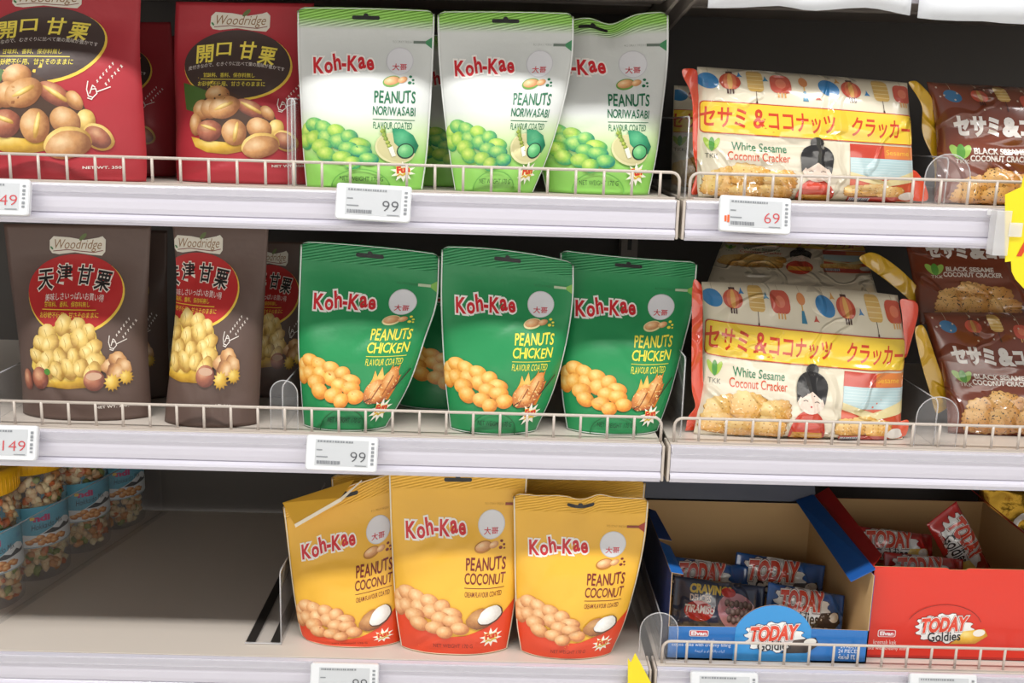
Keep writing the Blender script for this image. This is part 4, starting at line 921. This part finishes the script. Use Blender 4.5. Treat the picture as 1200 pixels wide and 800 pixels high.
flap(box, 'side_flap', (x, 0.022, zs - 0.002), (x, 0.115, zs - 0.003), (x + 0.013, 0.112, zs - 0.008), (x + 0.015, 0.026, zs - 0.006), ink('#2268b8'), KRAFT)
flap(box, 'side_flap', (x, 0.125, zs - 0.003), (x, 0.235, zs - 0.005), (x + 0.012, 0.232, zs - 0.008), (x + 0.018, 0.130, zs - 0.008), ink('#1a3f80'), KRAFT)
A = Art(1000, 175); 
Ib = lambda h: ink(h, 'soft')
A.ell('panel_print', 525, 70, 195, 190, Ib('#2f93d8'), n=40); A.poly('panel_print', [(0, 90), (330, 60), (420, 175), (0, 175)], Ib('#1b62ad')); A.poly('panel_print', [(1000, 60), (740, 60), (660, 175), (1000, 175)], Ib('#2a7fcb'))
today(A, 528, 44, 1.3, 'soft', 'dark')
A.rrect('maker_mark', 108, 16, 204, 50, 8, Ib('#e8e2e2')); A.rrect('maker_mark', 112, 19, 200, 47, 7, Ib('#c8323c')); A.text('maker_mark', 'Elvan', 156, 33, 74, 20, Ib('#f4f0f0'), bold=0.04)
A.text('lettering', 'kremalı kek', 180, 70, 116, 17, Ib('#d8e6f6')); A.text('lettering', 'cocoa cake with creamy filling', 172, 96, 292, 24, Ib('#e6eef8'))
A.text('lettering', 'ﺔﻤﻳﺮﻛ ﻭ ﻭﺎﻛﺎﻜﻟﺎﺑ ﻚﻴﻛ', 216, 128, 150, 18, Ib('#d8e6f6'))
A.text('lettering', '24 ADET', 905, 84, 80, 20, Ib('#e6eef8')); A.text('lettering', '24 PIECES', 905, 110, 100, 20, Ib('#e6eef8')); A.text('lettering', 'ﺔﻌﻄﻗ ٢٤', 900, 140, 84, 26, Ib('#f0f4fa'), bold=0.02)
def panel_P(xa, xb, Y, za, zc): return flat_grid((xa, Y, zc), (xb, Y, zc), (xa, Y, za), (xb, Y, za), 4, 4)
# the panel print may reach above the straight edge, into the rounded tab
hgt = 0.041
PP = panel_P(BX0, BX1, BY0, zb, zb + 0.0735)
A2 = Art(1000, 312)
A2.items = [(p, v + (0, 137), f, mt_, uv, n_) for p, v, f, mt_, uv, n_ in A.items if not (p == 'panel_print')]
A2.n = A.n
tab = [((q[0] - BX0) / (BX1 - BX0) * 1000, (zb + 0.0735 - q[2]) / 0.0735 * 312) for q in semi]
A2.items.insert(0, ('panel_print', np.array(tab + [(330, 312), (720, 312)]), [tuple(t) for t in geometry.tessellate_polygon([[Vector((x_, y_, 0)) for x_, y_ in tab + [(330, 312), (720, 312)]]])], Ib('#2f93d8'), None, 0))
print_on(A2, PP, BLUE_FRONT)

RX0, RX1, RY0, RY1 = 0.4415, 0.677, 0.036, 0.272
zr = zb + 0.115
rbox = thing('display_box', 'open red cardboard display box of cake bars with a full height front', 'display box', ((RX0 + RX1) / 2, 0.15, zb), 'open cardboard display boxes')
RB = ink('#dc2f1a')
MB().box(RX0, RX1, RY0, RY1, zb, zb + 0.002).build('base_panel', KRAFT, rbox)
xn = at(1122, 664, RY0)[0]
RED_FRONT = wall(rbox, 'front_panel', [(RX0, RY0, zb), (RX1, RY0, zb), (RX1, RY0, zr), (xn + 0.014, RY0, zr), (xn + 0.011, RY0, zr - 0.002), (xn - 0.008, RY0, zr - 0.002), (xn - 0.012, RY0, zr), (RX0, RY0, zr)], (0, -1, 0), RB)
wall(rbox, 'back_panel', [(RX0, RY1, zb), (RX1, RY1, zb), (RX1, RY1, zr - 0.002), (RX0, RY1, zr - 0.002)], (0, 1, 0), RB)
wall(rbox, 'side_panel', [(RX0, RY1, zb), (RX0, RY0, zb), (RX0, RY0, zr), (RX0, RY1, zr - 0.002)], (-1, 0, 0), RB)
wall(rbox, 'side_panel', [(RX1, RY0, zb), (RX1, RY1, zb), (RX1, RY1, zr - 0.002), (RX1, RY0, zr)], (1, 0, 0), RB)
flap(rbox, 'side_flap', (RX0, RY0, zr + 0.0005), (RX0, RY1, zr + 0.0005), (RX0 + 0.018, RY1, zr + 0.013), (RX0 + 0.016, RY0 + 0.02, zr + 0.006), ink('#a81e1c'), RB)
flap(rbox, 'side_flap', (RX1, RY0, zr + 0.0005), (RX1, RY1, zr + 0.0005), (RX1 - 0.02, RY1, zr + 0.016), (RX1 - 0.02, RY0 + 0.02, zr + 0.012), ink('#a81e1c'), RB)
flap(box, 'side_flap', (BX1 + 0.001, 0.024, zs + 0.0068), (BX1 + 0.001, BY1, zs + 0.0068), (BX1 - 0.024, BY1 - 0.004, zs - 0.001), (BX1 - 0.024, 0.030, zs - 0.012), ink('#1f5aa8'), ink('#1f5aa8'))
A = Art(1000, 490); Ir = lambda h: ink(h, 'soft')
today(A, 385, 322, 1.28, 'soft', 'pale')
A.line('panel_print', [(385 + 190 * math.cos(math.radians(a)), 318 + 125 * math.sin(math.radians(a))) for a in range(200, 345, 12)], 3, Ir('#7a1c14'))
A.rrect('maker_mark', 56, 338, 146, 376, 8, Ir('#f0e2de')); A.rrect('maker_mark', 60, 341, 142, 373, 7, Ir('#c8202a')); A.text('maker_mark', 'Elvan', 101, 357, 66, 20, Ir('#f4eeee'), bold=0.04)
A.text('lettering', 'kremalı kek', 96, 404, 116, 24, Ir('#f4dcd4')); A.text('lettering', 'cake with creamy filling', 112, 440, 216, 24, Ir('#f4dcd4'))
A.rect('panel_print', 0, 476, 1000, 490, Ir('#b01e14'))
print_on(A, panel_P(RX0, RX1, RY0, zb, zr), RED_FRONT)

bar('blue', 'blue cake bar at the back left of the blue box', (827, 680), 0.165, 0.12, 0.35, seed=41, L=0.108, W=0.05)
bar('blue', 'blue cake bar lying against the back right of the blue box', (912, 678), 0.175, 0.10, 0.30, seed=42, L=0.116, W=0.052, yaw=-0.1)
bar('tiramisu', 'dark cake bar with gold lettering and a bubbly chocolate picture', (842, 709), 0.088, 0.10, 0.45, seed=43, L=0.114, W=0.058)
bar('blue', 'blue cake bar poking up behind the rounded tab of the blue box', (943, 714), 0.086, 0.16, 0.45, seed=44, L=0.097, W=0.05)
bar('red', 'red cake bar lying nearly level on the pile in the red box', (1046, 641), 0.165, 0.10, 0.5, seed=45, L=0.105, W=0.044)
bar('red', 'red cake bar standing slanted on its end in the red box', (1124, 640), 0.150, 1.02, 0.35, seed=46, L=0.105, W=0.052)
bar('red', 'red cake bar wedged low behind the front edge of the red box', (1082, 672), 0.105, 0.08, 0.4, seed=47, L=0.10, W=0.044)

# gold foil bag behind the red box
GOLD = solid('gold_foil', '#8a6a22', 0.22, metal=0.9, bump=(70, 0.9))
rows = px_rows([(0, 1148, 566, 1300, 566), (.5, 1142, 640, 1300, 640), (1, 1140, 700, 1300, 700)], 0.345, 0.33, DECK_BOT)
fr, bk_ = pack_surface(rows, 0.022, pillow_profile(0.02, 0.2), 30, 30, seed=51, wr=0.005, wsc=40, creases=14)
t = thing('foil_bag', 'crinkled gold foil bag in the shade behind the red box', 'foil bag', tuple((fr[15, 30] + bk_[15, 30]) / 2))
gb = pack_body('body', fr, bk_, GOLD, t)
A = Art(300, 300); A.text('lettering', 'C', 92, 85, 44, 56, ink('#d8d4cc', 'gloss'), bold=0.05, shear=0.2); A.ell('seal_dot', 14, 80, 10, 10, ink('#c83a24', 'gloss'))
print_on(A, fr, gb)

# ------------------------------------------------------------------ snack jars and their divider
JR = 0.0445
def divx(y): return -0.6027 + (y - 0.082) * 0.2195
LIDM = solid('yellow_lid', '#e0a818', 0.35, coat=0.2); JARM = clear('jar_plastic', haze=0.05)
MIXC = [ink(h) for h in ('#d9b88a', '#c98a4c', '#7d8a3a', '#c9682c', '#e4d2a4')]
def jar(y, label, seed, deck=DECK_BOT):
    x = divx(y) - JR - 0.0058; H = 0.151
    t = thing('snack_jar', label, 'snack jar', (x, y, deck + 0.0005), 'clear jars of snack mix')
    z = deck + 0.0005
    MB().lathe([(0.0, 0.001), (JR - 0.006, 0.0), (JR - 0.001, 0.004), (JR, 0.010), (JR, H - 0.016), (JR - 0.004, H - 0.006), (JR - 0.006, H)], (x, y, z), 40).build('body', JARM, t, smooth=True)
    lid = MB().lathe([(JR - 0.004, H - 0.004), (JR + 0.0012, H - 0.003), (JR + 0.0016, H + 0.022), (JR - 0.001, H + 0.026), (JR - 0.006, H + 0.027), (JR - 0.007, H + 0.0255), (0.0, H + 0.025)], (x, y, z), 48)
    for k in range(48):
        a = k * 2 * math.pi / 48
        lid.tube([(x + (JR + 0.0016) * math.cos(a), y + (JR + 0.0016) * math.sin(a), z + H - 0.001), (x + (JR + 0.0018) * math.cos(a), y + (JR + 0.0018) * math.sin(a), z + H + 0.020)], 0.0005, 5)
    lid.build('lid', LIDM, t, smooth=True)
    rr = random.Random(seed); mb = MB(); ico = [(0, 0, 1), (0.89, 0, 0.45), (0.28, 0.85, 0.45), (-0.72, 0.53, 0.45), (-0.72, -0.53, 0.45), (0.28, -0.85, 0.45), (0.72, 0.53, -0.45), (-0.28, 0.85, -0.45), (-0.89, 0, -0.45), (-0.28, -0.85, -0.45), (0.72, -0.53, -0.45), (0, 0, -1)]
    icf = [(0, 1, 2), (0, 2, 3), (0, 3, 4), (0, 4, 5), (0, 5, 1), (1, 6, 2), (2, 7, 3), (3, 8, 4), (4, 9, 5), (5, 10, 1), (2, 6, 7), (3, 7, 8), (4, 8, 9), (5, 9, 10), (1, 10, 6), (11, 7, 6), (11, 8, 7), (11, 9, 8), (11, 10, 9), (11, 6, 10)]
    for k in range(330):
        a = rr.uniform(-2.6, 1.0); hh = rr.uniform(0.008, H - 0.014); r0 = JR - rr.uniform(0.009, 0.014)
        s = Vector((rr.uniform(0.005, 0.0075), rr.uniform(0.005, 0.0075), rr.uniform(0.005, 0.012))); R3 = Matrix.Rotation(rr.uniform(0, 6), 3, (rr.uniform(-1, 1), rr.uniform(-1, 1), rr.uniform(-1, 1)))
        c = Vector((x + r0 * math.cos(a), y + r0 * math.sin(a), z + hh))
        vs = []
        for q in ico:
            w = c + R3 @ Vector((q[0] * s.x, q[1] * s.y, q[2] * s.z)) * 0.85
            dx, dy = w.x - x, w.y - y; rd = math.hypot(dx, dy)
            if rd > JR - 0.0015: w.x, w.y = x + dx / rd * (JR - 0.0015), y + dy / rd * (JR - 0.0015)
            w.z = max(w.z, z + 0.002); vs.append(w)
        mb.add(vs, icf, rr.choice((0, 0, 0, 1, 1, 2, 3, 4, 4)))
    o = mb.build('snack_mix', MIXC, t, smooth=True); o['kind'] = 'stuff'
    # paper label round the jar
    n, rz0, rz1 = 44, 0.048, 0.104
    P = np.array([[(x + (JR + 0.0004) * math.cos(a), y + (JR + 0.0004) * math.sin(a), z + h) for h in np.linspace(rz1, rz0, 7)] for a in np.linspace(-2.9, 0.7, n + 1)])
    mb = MB(); mb.v = [tuple(q) for q in P.reshape(-1, 3)]; m_ = 7
    mb.f = [(i * m_ + j, i * m_ + j + 1, (i + 1) * m_ + j + 1, (i + 1) * m_ + j) for i in range(n) for j in range(6)]; mb.mi = [0] * len(mb.f)
    lb = mb.build('label', ink('#5aa3bd', 'paper'), t, smooth=True)
    print_on(JAR_ART, P, lb)
A = JAR_ART = Art(1000, 360); Ij = lambda h: ink(h, 'paper')
A.poly('label_print', [(-5, 250), (120, 240), (260, 260), (400, 235), (520, 250), (640, 200), (720, 150), (770, 140), (830, 165), (900, 235), (1005, 250), (1005, 365), (-5, 365)], Ij('#dde2e4'))
A.poly('label_print', [(560, 240), (640, 205), (700, 225), (760, 190), (800, 215), (860, 205), (840, 235), (740, 240), (660, 250)], Ij('#30363c'))
for k, (x, y) in enumerate([(500, 290), (540, 270), (580, 295), (620, 275), (660, 300), (700, 285), (600, 315), (550, 318), (650, 322), (460, 305), (730, 300)]): A.ell('label_print', x, y, 36, 22, food('mix', '#f0c890', '#d98f4c', '#a86428'), wob=0.08, seed=k)
A.text('label_print', 'Hokkaido Mix', 610, 165, 260, 50, Ij('#1b2a3a'), shear=0.2, rot=-6); A.text('label_print', 'ndi', 560, 100, 120, 50, Ij('#c23a72'), bold=0.05); A.rect('label_print', 470, 86, 505, 112, Ij('#e0b84a'))
for k in range(4): A.line('label_print', [(780 + k * 14, 70 + k % 2 * 12), (780 + k * 14, 104)], 5, Ij('#2a6a9a'))
A.line('label_print', [(0, 352), (1000, 352)], 8, Ij('#8fa6b0'))
jar(0.132, 'snack jar with a yellow lid standing nearest the shelf front', 61)
jar(0.2245, 'snack jar with a yellow lid, second from the shelf front', 62)
jar(0.317, 'snack jar in the shade, third from the shelf front', 63)
jar(0.4065, 'snack jar in the deepest shade at the back of the row', 64)

def divider(label, x, deck, y0, y1, h, plate=None, base=None, dx=0.0, tape=False, slope=0.0):
    """clear divider: upright wall, optional rounded stop at the front, optional base strip"""
    t = thing('shelf_divider', label, 'shelf divider', (x, (y0 + y1) / 2, deck + 0.0005), 'clear plastic shelf dividers')
    z = deck + 0.0005; x2 = x + slope * (y1 - y0)
    MB().hexa([(x - 0.001, y0, z), (x + 0.001, y0, z), (x2 + 0.001, y1, z), (x2 - 0.001, y1, z), (x - 0.001, y0, z + h), (x + 0.001, y0, z + h), (x2 + 0.001, y1, z + h), (x2 - 0.001, y1, z + h)]).build('wall_panel', M_ACR, t)
    MB().tube([(x, y0 - 0.0006, z), (x, y0 - 0.0006, z + h - 0.004), (x, y0 + 0.004, z + h), (x2, y1, z + h)], 0.0009, 6).build('bright_edge', M_ACREDGE, t, smooth=True)
    if plate:
        w, ph = plate; r = w / 2; cx = x + dx
        arcp = [(cx + r * math.cos(a), y0 - 0.0035, z + ph - r + r * math.sin(a)) for a in [math.pi * k / 14 for k in range(15)]]
        MB().plate([(cx - r, y0 - 0.0035, z)] + [(cx + r, y0 - 0.0035, z)] + arcp, (0, 1, 0), 0.0016).build('front_stop', M_ACR, t)
        MB().tube([(cx + r, y0 - 0.003, z)] + [(p[0], y0 - 0.003, p[2]) for p in arcp] + [(cx - r, y0 - 0.003, z)], 0.0007, 6).build('bright_edge', M_ACREDGE, t, smooth=True)
    if base:
        b0, b1 = base; sh = slope * (y1 - y0)
        MB().hexa([(x + b0, y0, z), (x + b1, y0, z), (x2 + b1, y1, z), (x2 + b0, y1, z)] + [(a, b_, z + 0.0015) for a, b_ in ((x + b0, y0), (x + b1, y0), (x2 + b1, y1), (x2 + b0, y1))]).build('base_strip', M_ACR, t)
        MB().tube([(x + b0, y0, z + 0.001), (x + b1, y0, z + 0.001)], 0.001, 6).build('bright_edge', M_ACREDGE, t)
        if tape:
            for c0, c1 in tape: MB().hexa([(x + c0, y0 + 0.002, z + 0.0016), (x + c1, y0 + 0.002, z + 0.0016), (x2 + c1, y1, z + 0.0016), (x2 + c0, y1, z + 0.0016)] + [(a, b_, z + 0.0021) for a, b_ in ((x + c0, y0 + 0.002), (x + c1, y0 + 0.002), (x2 + c1, y1), (x2 + c0, y1))]).build('black_tape', M_BLACKSTRIP, t)
    return t
divider('long clear divider running beside the row of snack jars', divx(0.03), DECK_BOT, 0.03, 0.445, 0.105, base=(0.0, 0.010), slope=0.2195)
divider('loose clear divider with black tape on its base, beside the yellow pouches', -0.2495, DECK_BOT, 0.034, 0.34, 0.092, base=(-0.043, 0.0), tape=((-0.042, -0.031), (-0.013, -0.002)))
divider('clear divider with a rounded stop between brown bag and dark green pouch', -0.2400, DECK_MID, 0.0205, 0.30, 0.05, plate=(0.030, 0.057), dx=0.002)
divider('clear divider with a rounded stop between the cream and brown bags, middle right shelf', 0.4890, DECK_MID, 0.0225, 0.30, 0.052, plate=(0.047, 0.057), dx=0.0)
divider('clear divider with a rounded stop between the cream and brown bags, upper right shelf', 0.4705, DECK_TOP, 0.0225, 0.30, 0.050, plate=(0.048, 0.054), dx=0.0)
divider('clear divider with a rounded stop left of the blue box', 0.1955, DECK_BOT, 0.0200, 0.20, 0.05, plate=(0.044, 0.060), dx=-0.003)
divider('tall clear divider standing left of the upper cream cracker bag', at(802, 235, 0.03)[0], DECK_TOP, 0.03, 0.30, 0.085)
divider('tall clear divider beside the lower cream cracker bag', at(797, 518, 0.03)[0], DECK_MID, 0.03, 0.14, 0.092)
divider('clear divider edge between the red chestnut bag and the white pouch', at(344, 222, 0.03)[0], DECK_TOP, 0.026, 0.10, 0.092, plate=(0.008, 0.092))
divider('clear divider stop at the picture edge beside the brown bag', at(-4, 500, 0.03)[0], DECK_MID, 0.0205, 0.30, 0.05, plate=(0.022, 0.054))

# ------------------------------------------------------------------ price labels
def price_label(px, py, label, num, colr, w=0.0775, h=0.0375, tilt=0.27, rz=0.0, logo=False):
    c = Vector(at(px, py, -0.0155))
    t = thing('price_label', label, 'price label', c, 'electronic price labels')
    R3 = Matrix.Rotation(rz, 3, 'Y') @ Matrix.Rotation(-tilt, 3, 'X')
    def L(x, y, z): return c + R3 @ Vector((x, y, z))
    mb = MB(); r = 0.003; pts = []
    for cx, cz, a0 in ((w / 2 - r, h / 2 - r, 0), (-w / 2 + r, h / 2 - r, 90), (-w / 2 + r, -h / 2 + r, 180), (w / 2 - r, -h / 2 + r, 270)):
        for k in range(4): a = math.radians(a0 + 30 * k); pts.append((cx + r * math.cos(a), cz + r * math.sin(a)))
    n = len(pts); rings = [(0.0042, 0.93), (0.0036, 0.975), (-0.0030, 1.0), (-0.0042, 0.975)]
    vs = [L(x * k, -y_, z * k if y_ < 0 else z * k) for y_, k in [(-a, b) for a, b in rings] for x, z in pts]
    vs = [L(x * k, d, z * k) for d, k in [(0.0042, 0.93), (0.0030, 0.985), (-0.0030, 1.0), (-0.0044, 0.97)] for x, z in pts]
    fs = [(i * n + k, i * n + (k + 1) % n, (i + 1) * n + (k + 1) % n, (i + 1) * n + k) for i in range(3) for k in range(n)]
    fs += [tuple(range(n))[::-1], tuple(3 * n + k for k in range(n))]
    mb.add(vs, fs); mb.build('case', M_WHITEP, t, smooth=False)
    s0, s1, t0, t1 = -w * 0.37, w * 0.37, -h * 0.37, h * 0.38
    scr = MB().hexa([L(s0, -0.0046, t0), L(s1, -0.0046, t0), L(s1, -0.0046, t1), L(s0, -0.0046, t1), L(s0, -0.0038, t0), L(s1, -0.0038, t0), L(s1, -0.0038, t1), L(s0, -0.0038, t1)]).build('screen', M_SCREEN, t)
    MB().hexa([L(-0.012, 0.004, -0.010), L(0.012, 0.004, -0.010), L(0.012, 0.004, 0.006), L(-0.012, 0.004, 0.006), L(-0.012, 0.010, -0.012), L(0.012, 0.010, -0.012), L(0.012, 0.010, 0.002), L(-0.012, 0.010, 0.002)]).build('clip', M_WHITEP, t)
    A = Art(200, 97); g = ink('#8a8e92', 'paper'); dk = ink('#7a7d82', 'paper'); rr = random.Random(int(px))
    x = 32
    while x < 130: q = rr.uniform(3, 7); A.rect('screen_print', x, 14, x + q, 19, g); x += q + rr.uniform(1.2, 3)
    A.rect('screen_print', 30, 39, 46, 42, g); A.rect('screen_print', 30, 58, 62, 61, g)
    x = 32
    while x < 96: q = rr.uniform(1, 2.6); A.rect('screen_print', x, 70, x + q, 80, dk); x += q + rr.uniform(0.8, 1.8)
    for k in range(6): A.rect('screen_print', 182, 16 + k * 11, 190, 16 + k * 11 + rr.uniform(4, 8), g)
    A.rect('screen_print', 138, 80, 170, 82, g)
    if num: A.text('screen_number', num, 146 - (8 if len(num) > 2 else 0), 57, 44 if len(num) == 2 else 64, 29, ink(colr, 'paper'), bold=-0.012)
    if logo: A.rect('screen_print', 14, 56, 20, 72, ink('#e0622a', 'paper')); A.rect('screen_print', 22, 54, 28, 74, ink('#e0622a', 'paper'))
    P = flat_grid(L(-w / 2, -0.0047, h / 2), L(w / 2, -0.0047, h / 2), L(-w / 2, -0.0047, -h / 2), L(w / 2, -0.0047, -h / 2), 3, 3)
    print_on(A, P, scr, eps=0.0002)
price_label(438, 238, 'price label reading 99 below the white peanut pouches', '99', '#55575b', rz=0.03)
price_label(884, 252, 'price label reading 69 below the upper cream cracker bag', '69', '#c8444a', w=0.0745, rz=0.03, logo=True)
price_label(-8, 231, 'price label ending in 49 below the large red chestnut bag', '149', '#c8444a')
price_label(3, 518, 'price label reading 149 below the brown chestnut bags', '149', '#c8444a')
price_label(401, 531, 'price label reading 99 below the dark green pouches', '99', '#55575b', rz=0.02)
price_label(404, 796, 'price label reading 99 below the yellow pouches', '99', '#55575b')
price_label(848, 806, 'white price label below the blue display box', '', '#55575b')
price_label(1104, 808, 'white price label below the red display box', '', '#55575b')

# ------------------------------------------------------------------ paper strips and yellow signs
PAPER = solid('white_paper', '#dcdfe4', 0.7)
def paper(label, bottom, Y=-0.0075):
    mb = MB(); top = at(bottom[0][0], -60, Y)[2]; n = 4; vs = []
    for x, y in bottom:
        lo = Vector(at(x, y, Y))
        for k in range(n + 1):
            f = k / n; vs.append((lo.x, lo.y - 0.004 * (1 - f) ** 2 * math.sin(x * 0.035), lo.z * (1 - f) + top * f))
    m_ = n + 1
    mb.add(vs, [(i * m_ + j, (i + 1) * m_ + j, (i + 1) * m_ + j + 1, i * m_ + j + 1) for i in range(len(bottom) - 1) for j in range(n)])
    o = mb.build('paper_strip', PAPER, None, smooth=True); so = o.modifiers.new('thickness', 'SOLIDIFY'); so.thickness = 0.0004; so.offset = 1
    tag(o, label, 'paper strip', 'white paper strips on the overhead shelf edge')
paper('wider white paper strip with a curling lower edge above the cream cracker bag', [(830, 9), (850, 9), (872, 8.5), (895, 7.5), (912, 7), (925, 9), (940, 12), (955, 13), (975, 11.5), (995, 9.5), (1015, 8.5), (1030, 10), (1045, 13), (1057, 16), (1067, 18)])
paper('white paper strip above the brown cracker bag, cut by the picture edge', [(1075, 21), (1095, 23.5), (1120, 25), (1150, 25), (1175, 27), (1200, 28), (1240, 29), (1300, 31)])
YEL = solid('yellow_card', '#f4dc14', 0.5, coat=0.1)
def card(label, pts, Y, art=None, clipm=None):
    t = thing('sale_sign', label, 'sign', np.mean([at(x, y, Y) for x, y in pts], axis=0), 'yellow card signs on the shelf edge')
    MB().plate([at(x, y, Y) for x, y in pts], (0, 1, 0), 0.0008).build('card', YEL, t)
    return t
t = card('yellow card sign with a red letter, clipped to the upper right shelf edge', [(1178, 228), (1197, 219), (1199, 209), (1206, 190), (1226, 205), (1250, 184), (1268, 208), (1296, 200), (1298, 228), (1322, 240), (1308, 268), (1322, 296), (1298, 310), (1290, 338), (1262, 340), (1236, 352), (1214, 344), (1200, 338), (1190, 327), (1185.6, 318), (1185, 306), (1178, 307)], -0.020)
P = flat_grid(at(1178, 200, -0.0202), at(1320, 200, -0.0202), at(1178, 350, -0.0202), at(1320, 350, -0.0202), 3, 3)
A = Art(142, 150); A.text('letter', 'A', 27, 87, 22, 22, ink('#d0441c', 'paper'), bold=0.04, shear=0.1); print_on(A, P, t)
cl = at(1160, 245, -0.004); c2 = at(1190, 298, -0.004)
mb = MB(); mb.box(cl[0], cl[0] + 0.016, -0.0215, -0.0062, c2[2], cl[2]); mb.box(cl[0] - 0.004, cl[0] + 0.003, -0.0085, -0.0062, cl[2] - 0.006, cl[2]); mb.box(cl[0] + 0.014, cl[0] + 0.028, -0.0226, -0.0212, c2[2] + 0.02, cl[2] - 0.012)
mb.build('clip', clear('clip_plastic', haze=0.45, hazecol='#f0f0f2'), t, bevel=0.0008)
card('yellow pointed card sign at the bottom, left of the blue box', [(735.8, 771), (739.4, 776), (744.4, 765), (763, 800), (775, 824), (790, 870), (700, 870), (712, 826), (735.8, 800)], -0.0095)
